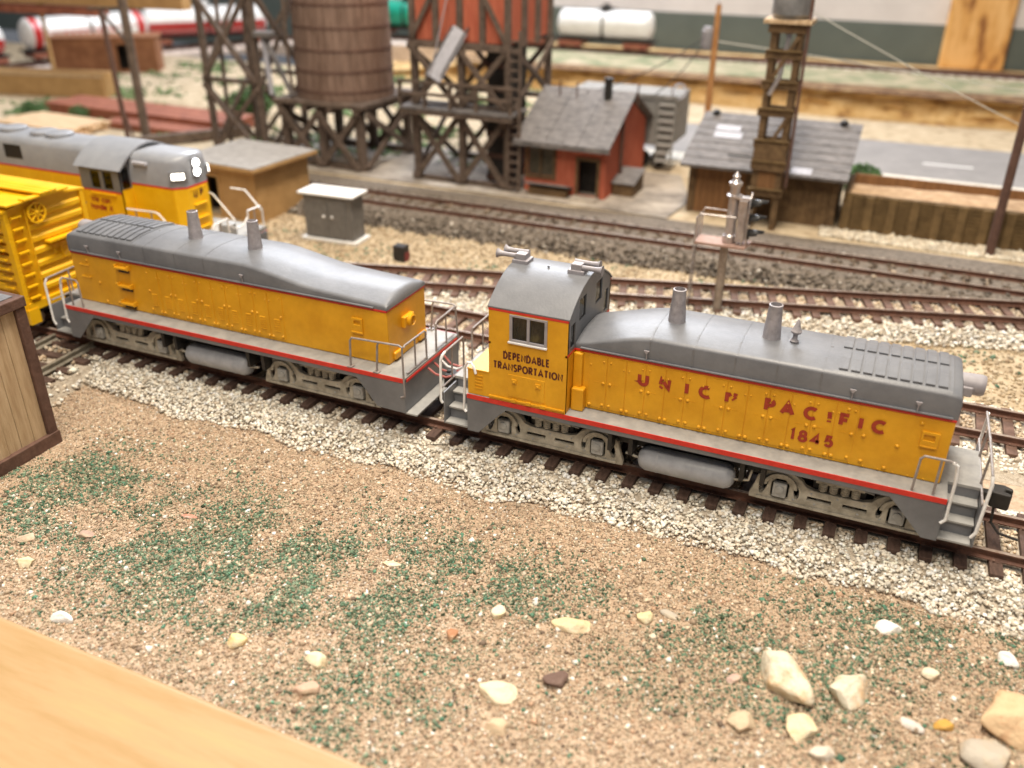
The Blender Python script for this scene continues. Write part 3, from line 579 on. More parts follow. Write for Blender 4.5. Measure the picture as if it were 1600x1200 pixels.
    for j in range(9):
        for sy in (-1, 1):
            q = 2.84+j*.236; pr = [(sy*.06, 3.633), (sy*.45, 3.615), (sy*.86, 3.545)]
            N().loft([[(x_, y_, z_+e) for y_, z_ in pr for e in (0,)]+[(x_, y_, z_+.034) for y_, z_ in pr[::-1]] for x_ in (q, q+.175)]).build('shutter', GRY, rd)
    for q in ((-.78, 1.33) if not calf else (-.81, 1.25)):
        s_ = N().lathe([(-.15, .215), (.02, .20), (.74, .148), (.76, .15), (.80, .15), (.81, .12), (.55, .11)], (q, 0, 3.58), Z, 20).build('exhaust_stack', PIPE, root, 35)
    N().dome((-.6+3.2, 0.05, 3.60), .05, Z).build('roof_cap', GRY, root)
    if not calf:
        bl = N().lathe([(0, .07), (.05, .10), (.09, .06), (.14, .05), (.2, .055), (.24, .11), (.28, .12), (.34, .085), (.42, .06), (.47, .05), (.55, .02)], (1.82, -.05, 3.60), (.05, 0, 1), 14).build('bell', PIPE, root, 40)
    hd = N().lathe([(-.1, .21), (.34, .225), (.42, .21), (.44, .19), (.40, .17), (.39, .0)], (5.2, .02, 3.34), X, 18).build('headlight', GRYL, root, 35)
    N().box(5.15, 5.42, -.24, .28, 3.14, 3.36).build('headlight_bracket', GRYL, hd, bevel=.03)
    if calf: pass
    # reservoir
    for sy in (-1, 1):
        tk = N().lathe([(-1.13, .02), (-1.11, .14), (-1.05, .24), (-.92, .30), (.92, .30), (1.05, .24), (1.11, .14), (1.13, .02)], (.02, sy*1.12, .56), X, 20).build('air_reservoir', TANKP, root, 35)
        for q in (-.62, .5): N().lathe([(-.02, .306), (.02, .306)], (q, sy*1.12, .56), X, 20).build('tank_strap', TANKP, tk, 30)
        N().tube([(-1.4, sy*1.2, .62), (-1.1, sy*1.2, .56)], .03, 6).tube([(1.1, sy*1.2, .56), (1.45, sy*1.25, .66), (1.5, sy*1.25, .95)], .03, 6).build('air_pipe', TRK, root)
    truck(root, -3.35, m); truck(root, 3.35, m)
    # railings
    def rail(name_, pts, r, mm): return N().tube(pts, r, 8).build(name_, mm, root, 40)
    for sy in (-1, 1):
        y = sy*1.45
        # radiator end: walkway corner rail, white grab, end rail
        a = sb-.66
        rail('corner_railing', [(a-.02, y, 1.44), (a-.0, y, 2.2), (a+.06, y, 2.28), (sb-.15, y, 2.28), (sb-.02, y, 2.26)], .026, GRM); rail('corner_railing', [(a+.38, y, 1.44), (a+.38, y, 2.27)], .026, GRM)
        rail('grab_rail', [(sb-.08, y, 2.27), (sb+.02, y-sy*.0, 2.20), (sb+.05, y+sy*.03, 1.9), (sb+.06, y+sy*.05, .95), (sb-.02, y+sy*.06, .86)], .034, WHM)
        rail('grab_rail', [(xr-.05, y+sy*.03, .66), (xr+.02, y+sy*.03, .8), (xr+.05, y, 1.95), (xr+.03, y-sy*.08, 2.10)], .034, WHM)
    rail('end_railing', [(xr+.03, -1.37, 2.10), (xr+.02, 0, 2.14), (xr+.0, 1.37, 2.12)], .03, GRM)
    rail('end_railing', [(xr, -1.40, 1.42), (xr, 1.40, 1.42)], .026, GRM)
    for y in (-.6, .55): rail('railing_post', [(xr-.02, y, 1.40), (xr+.01, y, 2.13)], .026, GRM)
    if calf:
        xe = xl+.03
        for sy in (-1, 1):
            y = sy*1.45
            rail('corner_railing', [(-4.62, y, 1.44), (-4.66, y, 2.18), (-4.72, y, 2.27), (xe+.1, y, 2.32), (xe+.02, y, 2.28), (xe-.02, y+sy*.05, 1.3), (xe-.03, y+sy*.06, .95), (xe+.08, y+sy*.06, .9)], .028, GRM)
            rail('corner_railing', [(-5.40, y, 1.44), (-5.46, y, 2.2), (-5.5, y, 2.29)], .028, GRM)
            for q in (-4.62, -5.40): N().box(q-.08, q+.08, y-.08, y+.08, 1.44, 1.475).build('post_foot', GRM, root, bevel=.01)
        for y0 in (-1.4, 1.4):
            s = 1 if y0 < 0 else -1
            rail('end_railing', [(xe, y0, 2.26), (xe, y0+s*.06, 2.3), (xe, y0+s*1.05, 2.28), (xe, y0+s*1.12, 2.22), (xe, y0+s*1.14, 1.42)], .028, GRM)
            rail('end_railing', [(xe, y0+s*.1, 1.50), (xe, y0+s*1.12, 1.50)], .022, GRM)
            rail('railing_post', [(xe, y0+s*.55, 1.42), (xe, y0+s*.55, 2.28)], .024, GRM)
        # jumper hoses on the coupled end
        for k, (y, c) in enumerate(((-.25, HOSE), (.1, HOSE), (.4, WHM), (.62, HOSE))): N().tube([(xl+.02, y, 1.18), (xl-.22, y, 1.04-.03*k), (xl-.5, y+.03, 1.0-.03*k), (xl-.8, y+.02, 1.12)], .032, 7).build('jumper_hose', c, root, 40)
    else:
        xe = xl
        for sy in (-1, 1):
            y = sy*1.45
            rail('grab_rail', [(xe+.02, y+sy*.03, 1.0), (xe-.03, y+sy*.03, 1.08), (xe-.02, y, 2.16), (xe, y-sy*.06, 2.27), (xe, y-sy*.2, 2.30)], .036, WHM)
            rail('grab_rail', [(sa-.02, y+sy*.06, .92), (sa-.09, y+sy*.05, .98), (sa-.07, y, 2.12), (sa+.0, y, 2.25), (sa+.1, y, 2.26), (sa+.2, y+sy*.04, 2.16), (sa+.24, y+sy*.05, 2.02)], .034, WHM)
        for y0 in (-1.25, 1.25):
            s = 1 if y0 < 0 else -1
            rail('end_railing', [(xe, y0, 2.30), (xe, y0+s*.95, 2.30), (xe, y0+s*1.0, 2.24), (xe, y0+s*1.0, 1.42)], .028, GRM)
            rail('end_railing', [(xe, y0-s*.2, 1.42), (xe, y0+s*1.0, 1.42)], .024, GRM)
            rail('railing_post', [(xe, y0+s*.35, 1.42), (xe, y0+s*.35, 2.3)], .024, GRM)
        # battery boxes
        for sy in (-1, 1):
            bx = N().box(-5.38, -4.80, *sorted((sy*1.47, sy*.32)), 1.441, 2.12).build('battery_box', YEL, root, bevel=.015)
            if sy < 0:
                lv = N()
                for k in range(5): z = 1.62+k*.085; lv.box(-5.18, -4.98, -1.49, -1.46, z, z+.03)
                lv.build('louver', YEL, bx); N().box(-5.39, -4.80, -1.49, -.32, 2.105, 2.135).build('box_lid', YEL, bx, bevel=.008)
        # cab
        c0, c1 = -4.80, -2.845
        win = rect(-4.24, -3.37, 3.08, 3.70)
        for sy in (-1, 1):
            w_ = N().prism(rect(c0, c1, 1.441, 3.76), 'xz', sy*1.5, sy*1.44, [win]).build('cab_side', YEL, root)
            N().box(c0-.004, c1+.004, *sorted((sy*1.506, sy*1.46)), 3.755, 3.81).build('cab_stripe', RED, w_)
            fr = N().prism(rect(-4.27, -3.34, 3.05, 3.73), 'xz', sy*1.525, sy*1.445, [rect(-4.20, -3.84, 3.12, 3.68), rect(-3.77, -3.41, 3.12, 3.68)]).build('window_frame', GRYL, w_, bevel=.008)
            N().box(-4.30, -3.33, *sorted((sy*1.56, sy*1.50)), 3.02, 3.065).build('window_sill', WHM, w_, bevel=.01)
            N().box(-4.2, -3.41, *sorted((sy*1.478, sy*1.482)), 3.12, 3.68).build('window_pane', GLS, w_)
        pan = N().box(-4.30, -3.37, -1.515, -1.49, 1.62, 2.20).build('access_panel', YEL, root, bevel=.008)
        kk = N(); [kk.box(q, q+.13, -1.545, -1.51, 1.98, 2.10) for q in (-4.2, -3.6)]; [kk.dome((q+.065, -1.545, 2.03), .04) for q in (-4.2, -3.6)]; kk.build('latch', YEL, pan, bevel=.008)
        kk = N().box(c0+.0, c1-.02, -1.535, -1.49, 1.50, 1.545); [kk.box(q, q+.12, -1.56, -1.50, 1.49, 1.57) for q in (-4.2, -3.82, -3.45)]; kk.build('hinge_rail', YEL, root, bevel=.006)
        def roof_pts(zo, n=14, hw=1.5): return [(-hw*math.cos(math.pi*i/n), 3.80+zo+.60*(1-math.cos(math.pi*i/n)**2)) for i in range(n+1)]
        arch = roof_pts(-.01)
        for xe_, sx in ((c1, 1), (c0, -1)):
            # windows follow the arch: four in each end wall
            hs = [rect(-1.32, -1.02, 3.05, 3.62), rect(-.80, -.34, 3.52, 4.06), rect(.34, .80, 3.52, 4.06), rect(1.02, 1.32, 3.05, 3.62)]
            low = N().prism([(-1.495, 1.441), (1.495, 1.441), (1.495, 2.90), (-1.495, 2.90)], 'yz', xe_-sx*.06, xe_).build('cab_end_lower', YEL, root)
            N().box(*sorted((xe_-sx*.05, xe_+sx*.006)), -1.5, 1.5, 2.90, 2.955).build('cab_end_stripe', RED, low)
            up_ = N().prism([(-1.495, 2.955), (1.495, 2.955)]+[(a, b) for a, b in arch[::-1]], 'yz', xe_-sx*.06, xe_, hs).build('cab_end_upper', GRY, root)
            for h in hs:
                y0_, y1_, z0_, z1_ = h[0][0], h[1][0], h[0][1], h[2][1]
                N().box(*sorted((xe_-sx*.03, xe_-sx*.034)), y0_, y1_, z0_, z1_).build('window_pane', GLS, up_)
        oa = roof_pts(.045, hw=1.512); ia = roof_pts(0, hw=1.50)
        rf = N().prism(oa+ia[::-1], 'yz', c0-.03, c1+.03).build('cab_roof', GRY, root, 40, bevel=.012)
        N().box(c0+.06, c1-.06, -1.43, 1.43, 1.45, 1.9).build('cab_floor', BLK, root)
        N().box(-4.6, -4.0, -.4, .4, 1.9, 2.9).build('control_stand', mat('cab_inside', (.03, .026, .02), (.06, .045, .03), 6, .6), root, bevel=.05)
        N().lathe([(0, .16), (.3, .18), (.5, .15), (.62, .06)], (-4.05, -1.1, 2.95), Z, 12).build('cab_gold_shape', mat('cab_gold', (.5, .32, .08), (.6, .4, .12), 3, .5), root, 40)  # plain gold shape standing behind the cab pane
        for (bx_, by_, s) in ((-4.62, .05, -1), (-3.18, -.05, 1)):
            h = N().box(bx_-.2, bx_+.2, by_-.2, by_+.2, 4.36, 4.52); h.box(bx_-.13, bx_+.13, by_-.17, by_+.17, 4.5, 4.66); h = h.build('horn_base', GRYL, root, bevel=.02)
            for dy, l in ((-.09, .62), (.11, .5)):
                N().lathe([(-.12, .07), (.0, .06), (l*.6, .055), (l*.85, .07), (l*.97, .105), (l, .12), (l*.98, .07)], (bx_, by_+dy, 4.58+(.05 if dy > 0 else 0)), (s, 0, 0), 12).build('horn_trumpet', GRYL, h, 40)
        N().lathe([(0, .03), (.03, .03)], (-3.9, -.1, 4.45), Z, 8).build('roof_vent', GRY, root)
        N().box(-2.82, -2.52, -1.22, -.99, 1.441, 2.02).build('side_cabinet', YEL, root, bevel=.03)
        N().box(-2.84, -2.62, -1.10, -.97, 1.45, 2.88).build('filler_post', YEL, root, bevel=.03)
        # lettering
        letter_parts(fitted('DEPENDABLE', .165, 1.13, xs=.66), .165, .042, (-4.41, -1.504, 2.595), LETD, root, xs=.66)
        letter_parts(fitted('TRANSPORTATION', .165, 1.72, xs=.72), .165, .042, (-4.67, -1.504, 2.305), LETD, root, xs=.72)
        it = [('U', -1.27), ('Nw', -.78), ('I', -.20), ('Ow', .12), ('Nv', .70), ('Pw', 1.55), ('A', 1.88), ('C', 2.36), ('Iw', 2.84), ('F', 3.09), ('I', 3.46), ('C', 3.72)]
        letter_parts(it, .24, .088, (0, -1.016, 2.37), LET, root, xs=1.12)
        letter_parts(fitted('1845', .235, .84), .235, .066, (2.16, -1.016, 1.79), LET, root)
    return root
switcher('switcher_locomotive', 'yellow and grey cab locomotive numbered 1845 with UNION PACIFIC lettering', 0, 1, False)
switcher('cabless_locomotive', 'yellow and grey locomotive unit without a cab, coupled behind number 1845', -13.366, -1, True)
# ------------------------------------------------------------------ background terrain and room
def cliff():
    xs = np.arange(-44, 45, .45); rows = []; f1 = lambda x, k, s, sd: float(fbm(np.array([x]), np.array([k*3.7]), s, sd)[0])-.5
    for x in xs:
        n = f1(x, 0, 5, 2); yf = 50.2+1.6*n; r = [(x, yf-1.4, GZ-.1)]
        for k, (dy, z) in enumerate(((-.5, -.52), (-.1, -.3), (.15, 0), (.35, .3), (.4, .6), (.5, .8), (.1, .98), (.15, 1.12), (.5, 1.2))): r.append((x, yf+dy+(1.1 if k < 6 else .7)*f1(x, k, 1.8, 4), z+.1*f1(x, k, 1.2, 6)))
        r += [(x, yf+1.6, 1.2), (x, yf+3.5, 1.12+.1*n), (x, 57.6, .86), (x, 60, .80), (x, 67.6, .80)]
        s = min(1, max(.02, (x+42)/12)); r = [(p[0], p[1], GZ-.1+(p[2]-GZ+.1)*s) for p in r]
        rows.append(r+[(x, 67.6, GZ-.3), (x, yf-1.4, GZ-.3)])
    return B().loft(rows)
CLF = mat('sand_cliff', (.24, .115, .045), (.66, .46, .22), .9, .9, .7, 3, c3=(.54, .34, .13), mix=(.3, .6))  # brown worked into the sand colour for the overhang's shadow
struct(cliff().build('embankment', CLF, None, 60))
GRS = mat('embankment_turf', (.13, .17, .085), (.46, .37, .26), .6, .95, .6, 8, c3=(.30, .28, .17))
lip = []
for x in np.arange(-32, 45, .4):
    f1 = lambda k, s, sd: float(fbm(np.array([x]), np.array([k*3.7]), s, sd)[0])-.5
    yf = 50.2+1.6*f1(0, 5, 2); a = .35+.9*f1(2, 1.1, 15)
    lip.append([(x, yf-.25-a*.8, 1.02+.12*f1(5, .9, 8)), (x, yf-.3-a*.8, 1.14), (x, yf-.1-a*.6, 1.24+.05*f1(4, 1, 3)), (x, yf+1.9, 1.23), (x, yf+1.9, 1.0)])
struct(B().loft(lip).build('overhang_shade_lip', mat('ledge_soil_shade', (.10, .05, .024), (.30, .20, .10), 1.2, .95, .8, 6, c3=(.19, .11, .055)), None, 60))  # soil lip added to shade the cliff; dark brown draws the overhang line
struct(B().prism([(-30, 51.8), (45, 51.8), (45, 59.0), (-30, 59.0)], 'xy', 1.18, 1.235).build('turf_verge', GRS))
bp = offset(BACK, 0, 0); l1 = offset(BACK, -2.6, .80); l2 = offset(BACK, -1.5, 1.02); r2 = offset(BACK, 1.5, 1.02); r1 = offset(BACK, 2.6, .80)
secs = [[(q[0], q[1], q[2]+zz) for q in (a, b, c, d)]+[(d[0], d[1], -.9), (a[0], a[1], -.9)] for a, b, c, d, zz in zip(l1, l2, r2, r1, BACKZ)]
struct(B().loft(secs).build('back_ballast_bed', mat('far_ballast', (.52, .42, .35), (.70, .60, .52), 2.5, .95, .6, 8)))
struct(B().prism([(-16, 33.6), (45, 33.0), (45, 42.6), (-16, 41.9)], 'xy', GZ+.04, GZ+.07).build('road', ASPH))
for x in (-9, 4.3, 15): struct(B().box(x, x+2.6, 36.9, 37.15, GZ+.072, GZ+.078).build('road_marking', WHP))
struct(B().prism([(-20, 31.9), (45, 31.5), (45, 33.2), (-20, 33.7)], 'xy', GZ+.035, GZ+.085).build('gravel_verge', mat('white_gravel', (.60, .55, .46), (.82, .78, .70), 3, .95, .8, 12)))
struct(B().box(-110, 70, 68, 68.6, -2, 3.95).build('wall_dado', WALLG)); struct(B().box(-110, 70, 68.05, 68.65, 3.95, 80).build('wall_back', WALLW))
po = B().box(4.35, 9.2, 66.6, 67.95, .75, 60).build('wooden_post', PINE, None, bevel=.25, seg=3); tag(po, 'big orange pine post standing against the room wall', 'post')
# concrete apron
struct(B().prism([(-31, 20.9), (-17, 20.9), (-6.2, 20.7), (-5.9, 24), (-7.5, 28.5), (-31, 28.5)], 'xy', GZ+.04, GZ+.075).build('concrete_apron', CONC))
# ------------------------------------------------------------------ timber helpers
def braced(root, xs, ys, z0, z1, post=.34, brace=.2, levels=1, m=DWOOD, sill=True):
    for x in xs:
        for y in ys: B().box(x-post/2, x+post/2, y-post/2, y+post/2, z0, z1).build('post', m, root, bevel=.02)
    h = (z1-z0)/levels
    for k in range(levels):
        a, b = z0+k*h, z0+(k+1)*h
        for y in (ys[0]-post/2-brace/2, ys[-1]+post/2+brace/2):
            for x0, x1 in zip(xs, xs[1:]):
                B().bar((x0, y, a+.15), (x1, y, b-.15), brace*.6, brace*1.3).build('brace', m, root); B().bar((x0, y+(.11 if y > ys[0] else -.11), b-.15), (x1, y+(.11 if y > ys[0] else -.11), a+.15), brace*.6, brace*1.3).build('brace', m, root)
        for x in (xs[0]-post/2-brace/2, xs[-1]+post/2+brace/2):
            for y0, y1 in zip(ys, ys[1:]):
                B().bar((x, y0, a+.15), (x, y1, b-.15), brace*.6, brace*1.3).build('brace', m, root); B().bar((x+(.11 if x > xs[0] else -.11), y0, b-.15), (x+(.11 if x > xs[0] else -.11), y1, a+.15), brace*.6, brace*1.3).build('brace', m, root)
        if sill or k:
            for y in ys: B().box(xs[0]-.3, xs[-1]+.3, y-post*.45, y+post*.45, a+.02, a+post*.8).build('beam', m, root)
# ------------------------------------------------------------------ water tank
t = thing('water_tank', 'brown wooden water tank with dark hoops on a braced timber stand', 'water tank', (-25.6, 24.4, 0))
braced(t, (-2.35, 0, 2.35), (-2.45, 2.5), GZ+.05, 2.6, .42, .24)
for x in (-2.4, -.8, .8, 2.4): B().box(x-.16, x+.16, -2.95, 3.0, 2.42, 2.72).build('joist', DWOOD, t, bevel=.02)
for k in range(13): y = -2.98+k*.46; B().box(-2.8, 2.8, y, y+.43, 2.73, 2.95).build('platform_plank', DWOOD, t, bevel=.02)
tank = B(); n = 40; rings = []
for z, r in ((2.96, 2.62), (10.5, 2.45)): rings.append((z, r))
tk = thing_body = B().lathe(rings, (0, 0, 0), Z, n).build('tank_body', TANKW, t)
for k in range(n):
    a = 2*math.pi*k/n; u = Vector((math.cos(a), math.sin(a), 0)); q = Vector((-u.y, u.x, 0))
    B().add([u*2.60-q*.185+Z*2.97, u*2.60+q*.185+Z*2.97, u*2.655+q*.18+Z*2.97, u*2.655-q*.18+Z*2.97, u*2.43-q*.17+Z*10.5, u*2.43+q*.17+Z*10.5, u*2.485+q*.165+Z*10.5, u*2.485-q*.165+Z*10.5],
            [(0, 1, 2, 3), (4, 5, 6, 7), (0, 1, 5, 4), (1, 2, 6, 5), (2, 3, 7, 6), (3, 0, 4, 7)]).build('stave', TANKW, tk)
for z in (3.35, 4.35, 5.4, 6.5, 7.6, 8.6): r = 2.66-.17*(z-2.97)/7.5; B().lathe([(0, r-.03), (0, r+.035), (.11, r+.03), (.11, r-.03)], (0, 0, z), Z, 40, True).build('hoop', OAKD, t, 30)
B().tube([(-2.2, -1.95, 9), (-2.2, -1.95, 4.4), (-1.9, -2.2, 3.0)], .09, 8).build('drain_pipe', DWOOD, t, 40)
# ------------------------------------------------------------------ timber trestle tower
t = thing('timber_tower', 'tall open timber tower with crossed braces, left of the water tank', 'tower', (-31.4, 24.0, 0))
braced(t, (-1.75, 1.75), (-1.9, 1.9), GZ, 3.4, .3, .2, 1); braced(t, (-1.75, 1.75), (-1.9, 1.9), 3.4, 8.2, .3, .2, 1)
for x in (-1.0, .9): B().bar((x, -1.6, -.5), (x+.3, -1.6, 8.2), .16).build('inner_post', DWOOD, t)
B().bar((2.3, -1.9, 6.2), (3.9, -1.9, 3.05), .26, .16).build('spout', GRYW, t, bevel=.02); B().box(1.9, 2.9, -2.2, -1.5, 5.9, 6.2).build('spout_head', GRYW, t, bevel=.05)
B().tube([(2.35, -1.9, 5.9), (2.55, -1.9, 3.0)], .13, 8).build('feed_pipe', PALE, t, 40)
# ------------------------------------------------------------------ coaling tower
t = thing('coaling_tower', 'timber coaling tower with a red bin, railed deck and pale metal chute', 'tower', (-17.3, 24.6, 0))
braced(t, (-2.6, .0, 2.5), (-2.5, 2.6), GZ+.04, 3.1, .34, .22); braced(t, (-2.6, 0, 2.5), (-2.5, 2.6), 3.1, 6.2, .32, .2)
for k in range(9): B().box(-3.05, 3.1, -3.5+k*.23, -3.3+k*.23, 3.16, 3.28).build('deck_plank', GRYW, t, bevel=.01)
B().box(-3.05, 3.1, -3.46, -3.3, 2.92, 3.155).build('deck_beam', DWOOD, t)
for x in (-3.0, -1.6, -.2, 1.2, 3.0): B().box(x-.08, x+.08, -3.47, -3.33, 3.28, 4.5).build('railing_post', DWOOD, t)
for z in (3.85, 4.42): B().box(-3.1, 3.12, -3.53, -3.42, z, z+.15).build('handrail', DWOOD, t)
bn = B().box(-2.55, 2.45, -2.45, 2.55, 6.3, 14).build('coal_bin', REDW, t)
for k in range(12): B().box(-2.55+k*.418, -2.15+k*.418, -2.49, -2.44, 6.32, 14).build('board', REDW, bn, bevel=.01)
for k in range(12): B().box(2.44, 2.49, -2.43+k*.418, -2.04+k*.418, 6.32, 14).build('board', REDW, bn, bevel=.01)
for x in (-2.6, -1.3, 0, 1.2, 2.5): B().box(x-.14, x+.14, -2.72, -2.5, 6.1, 14).build('bin_stud', DWOOD, t)
for y in (-.9, .8, 2.5): B().box(2.5, 2.72, y-.14, y+.14, 6.1, 14).build('bin_stud', DWOOD, t)
B().bar((-2.6, -2.75, 6.4), (-1.3, -2.75, 8.6), .1, .22).build('brace', DWOOD, t); B().bar((1.2, -2.75, 8.6), (2.5, -2.75, 6.3), .1, .22).build('brace', DWOOD, t); B().box(-2.8, 2.7, -2.85, -2.5, 6.0, 6.28).build('beam', DWOOD, t)
ch = B().bar((.1, -2.75, 6.9), (-1.05, -3.5, 4.7), .85, .06, up=(0, -1, .3)).build('chute', PALE, t)
B().bar((.52, -2.75, 7.0), (-.62, -3.5, 4.8), .05, .2, up=(0, -1, .3)).build('chute_side', GRYW, ch); B().bar((-.32, -2.75, 7.0), (-1.48, -3.5, 4.8), .05, .2, up=(0, -1, .3)).build('chute_side', GRYW, ch)
B().tube([(-.2, -2.8, 9.5), (-1.2, -3.5, 4.9)], .035, 6).build('chute_cable', GRYL, ch)
B().box(.95, 2.2, -1.6, .4, -.5, 6.1).build('hoist_shaft', BLK, t)
for k in range(6): B().box(.9, 2.25, -1.66, -1.61, -.4+k*1.1, -.15+k*1.1).build('shaft_girt', OAKD, t)
ld = thing('wall_ladder', 'long brown ladder rising along the coaling tower corner', 'ladder', (-14.35, 21.75, 0))
for x in (-.3, .3): B().box(x-.07, x+.07, -.06, .06, GZ, 7).build('ladder_rail', DWOOD, ld)
for k in range(17): z = -.4+k*.43; B().box(-.3, .3, -.05, .05, z, z+.1).build('rung', DWOOD, ld)
# ------------------------------------------------------------------ red shed
def gable_house(root, x0, x1, y0, y1, ze, zr, wallm, holes_front, roofm, over=.35, holes_right=()):
    """front wall at y0 with openings; ridge along x"""
    ym = (y0+y1)/2
    B().prism(rect(x0, x1, GZ, ze), 'xz', y0, y0+.15, holes_front).build('front_wall', wallm, root)
    B().prism(rect(x0, x1, GZ, ze), 'xz', y1-.15, y1).build('rear_wall', wallm, root)
    for x, s in ((x0, 1), (x1, -1)): B().prism([(y0+.15, GZ), (y1-.15, GZ), (y1-.15, ze), (ym, zr-.12), (y0+.15, ze)], 'yz', x, x+s*.15).build('gable_wall', wallm, root)
    d = Vector((0, ym-y0, zr-ze)).normalized(); n = Vector((0, -d.z, d.y))
    return d, n, ym
t = thing('red_shed', 'weathered red shed with a grey pitched roof, dark doorway and window', 'shed', (0, 0, 0))
x0, x1, y0, y1 = -13.95, -9.75, 22.25, 28.9
d, n, ym = gable_house(t, x0, x1, y0, y1, 2.25, 3.9, REDW, [rect(-11.13, -10.14, -.45, 1.28), rect(-13.75, -12.42, .32, 1.66)], GRYW)
for k in range(15):
    xx = x0+k*.28
    for za, zb in ([(1.43, 2.25)] if -11.3 < xx < -10.0 else [(GZ, .17), (1.81, 2.25)] if -13.93 < xx < -12.27 else [(GZ, 2.25)]): B().box(xx+.01, xx+.03, y0-.03, y0, za, zb).build('batten', REDW, t)
for k in range(22):
    yy = y0+.1+k*.3; B().box(x1, x1+.03, yy, yy+.02, GZ, 2.2 if yy < y0+.4 or yy > y1-.4 else 2.2+1.5*(1-abs(yy-ym)/(ym-y0))).build('batten', REDW, t)
for s in (-1, 1):
    L = math.hypot(ym-y0, 3.9-2.25)+.75
    for k in range(6):
        xa = x0-.35+k*.82; xb = xa+.80
        p0 = Vector((0, ym, 3.98)); dd = Vector((0, s*(ym-y0), -(3.9-2.25))).normalized(); nn = Vector((0, s*(3.9-2.25), ym-y0)).normalized()
        vs = []
        for x in (xa, xb):
            for h in (0, .07+.015*(k % 2)):
                for l in (0, L): vs.append(Vector((x, 0, 0))+p0+dd*l+nn*h)
        B().add(vs, [(0, 1, 3, 2), (4, 6, 7, 5), (0, 4, 5, 1), (2, 3, 7, 6), (0, 2, 6, 4), (1, 5, 7, 3)]).build('roof_panel', GRYW, t)
    q = p0+dd*(L+.02); B().bar((x0-.36, q.y, q.z-.02), (x1+.36, q.y, q.z-.02), .08, .24).build('fascia', GRYW, t)
B().prism(rect(-11.25, -10.02, -.5, 1.42), 'xz', y0-.07, y0+.02, [rect(-11.11, -10.16, -.5, 1.27)]).build('door_frame', DWOOD2, t)
B().prism(rect(-13.9, -12.28, .18, 1.80), 'xz', y0-.07, y0+.02, [rect(-13.76, -13.12, .32, 1.66), rect(-13.05, -12.42, .32, 1.66)]).build('window_frame', DWOOD2, t)
B().box(-13.8, -12.4, y0+.06, y0+.08, .3, 1.7).build('window_pane', mat('dusty_glass', (.05, .045, .03), (.12, .10, .07), 2, .3), t)
B().box(x0+.2, x1-.2, y0+.2, y1-.2, GZ+.1, 2.1).build('dark_interior', BLK, t) if False else None
B().box(x0+.16, x1-.16, y0+.9, y0+1.0, GZ, 2.2).build('interior_shade_sheet', BLK, t)  # black sheet added so the openings look dark, no real wall
B().box(-11.3, -9.95, 21.5, 22.15, GZ+.06, -.42).build('door_step', CONC, t, bevel=.03)
for x, y in ((-13.2, 24.9), (-12.3, 24.9), (-9.35, 25.6)): B().tube([(x, y, 3.4), (x, y, 4.35), (x+.08, y-.06, 4.42)], .045, 6).build('vent_pipe', OAKD, t, 40)
B().lathe([(-.4, .2), (.9, .2), (.92, .24), (1.02, .24)], (-10.7, 25.0, 3.7), Z, 14).build('smoke_stack', BLK, t, 35)
B().tube([(-9.6, 24.2, GZ), (-9.6, 24.2, 2.9)], .09, 8).build('drain_pipe', OAKD, t)
b = thing('low_bench', 'low pale-topped bench under the red shed window', 'bench', (-12.5, 21.75, GZ+.07))
B().bar((-1.15, .1, .5), (1.15, .1, .5), .75, .09, up=(0, .35, 1)).build('bench_top', GRYW, b, bevel=.02); B().box(-1.0, 1.0, -.1, .3, 0, .36).build('bench_base', DWOOD2, b)
b = thing('wooden_bin', 'small wooden bin with a sloping lid at the corner of the red shed', 'bin', (-9.15, 24.0, GZ+.03))
B().prism([(-.75, 0), (1.0, 0), (1.0, 1.0), (-.75, .66)], 'yz', -.5, .55).build('bin_body', DWOOD2, b); B().bar((.02, -.85, .66), (.02, 1.05, 1.05), 1.2, .06, up=Z).build('bin_lid', GRYW, b)
# ------------------------------------------------------------------ hopper car
t = thing('hopper_car', 'grey hopper car with ladder rungs, half hidden behind the red shed', 'railcar', (-11.2, 30.5, 0))
B().prism([(-3, .9), (3, .9), (3, 3.35), (-3, 3.35)], 'xz', -1.45, 1.45).build('body', HOPG, t, bevel=.03)
B().prism([(2.0, .9), (2.95, .9), (2.5, -.1), (2.2, -.1)], 'xz', -1.46, -1.3).build('slope_sheet', HOPG, t)
B().box(-3.05, 3.05, -1.55, -1.45, 3.2, 3.42).build('top_chord', HOPG, t); B().box(-3, 3, -1.52, -1.45, .8, 1.0).build('side_sill', HOPG, t)
for x in (.2, 1.9): B().box(x-.06, x+.06, -1.56, -1.45, .9, 3.25).build('side_post', HOPG, t)
for k in range(8): B().box(2.1, 2.95, -1.62, -1.5, -.05+k*.42, .07+k*.42).build('rung', mat('hopper_light', (.40, .39, .37), None, rough=.6) if k == 0 else bpy.data.materials['hopper_light'], t)
for x in (2.1, 2.95): B().box(x-.05, x+.05, -1.6, -1.5, -.2, 3.3).build('ladder_rail', HOPG, t)
B().lathe([(-.03, .30), (-.03, .42), (.05, .42), (.05, .30)], (3.0, -1.2, 3.62), (.5, -1, 0), 16, True).build('brake_wheel', PALE, t, 30)
for x in (-1.6, 1.6):
    for s in (-.45, .45): B().lathe([(-.06, .45), (.06, .45)], (x+s, -.75, -.12), Y, 18).build('wheel', BLK, t, 30)
DOORW = mat('rust_brown_plank', (.16, .075, .028), (.26, .13, .05), 2, .8, .3, 10, stretch=(3, 3, .4)); BINW = mat('bin_board', (.105, .064, .023), (.19, .12, .048), 2.2, .8, .4, 12)
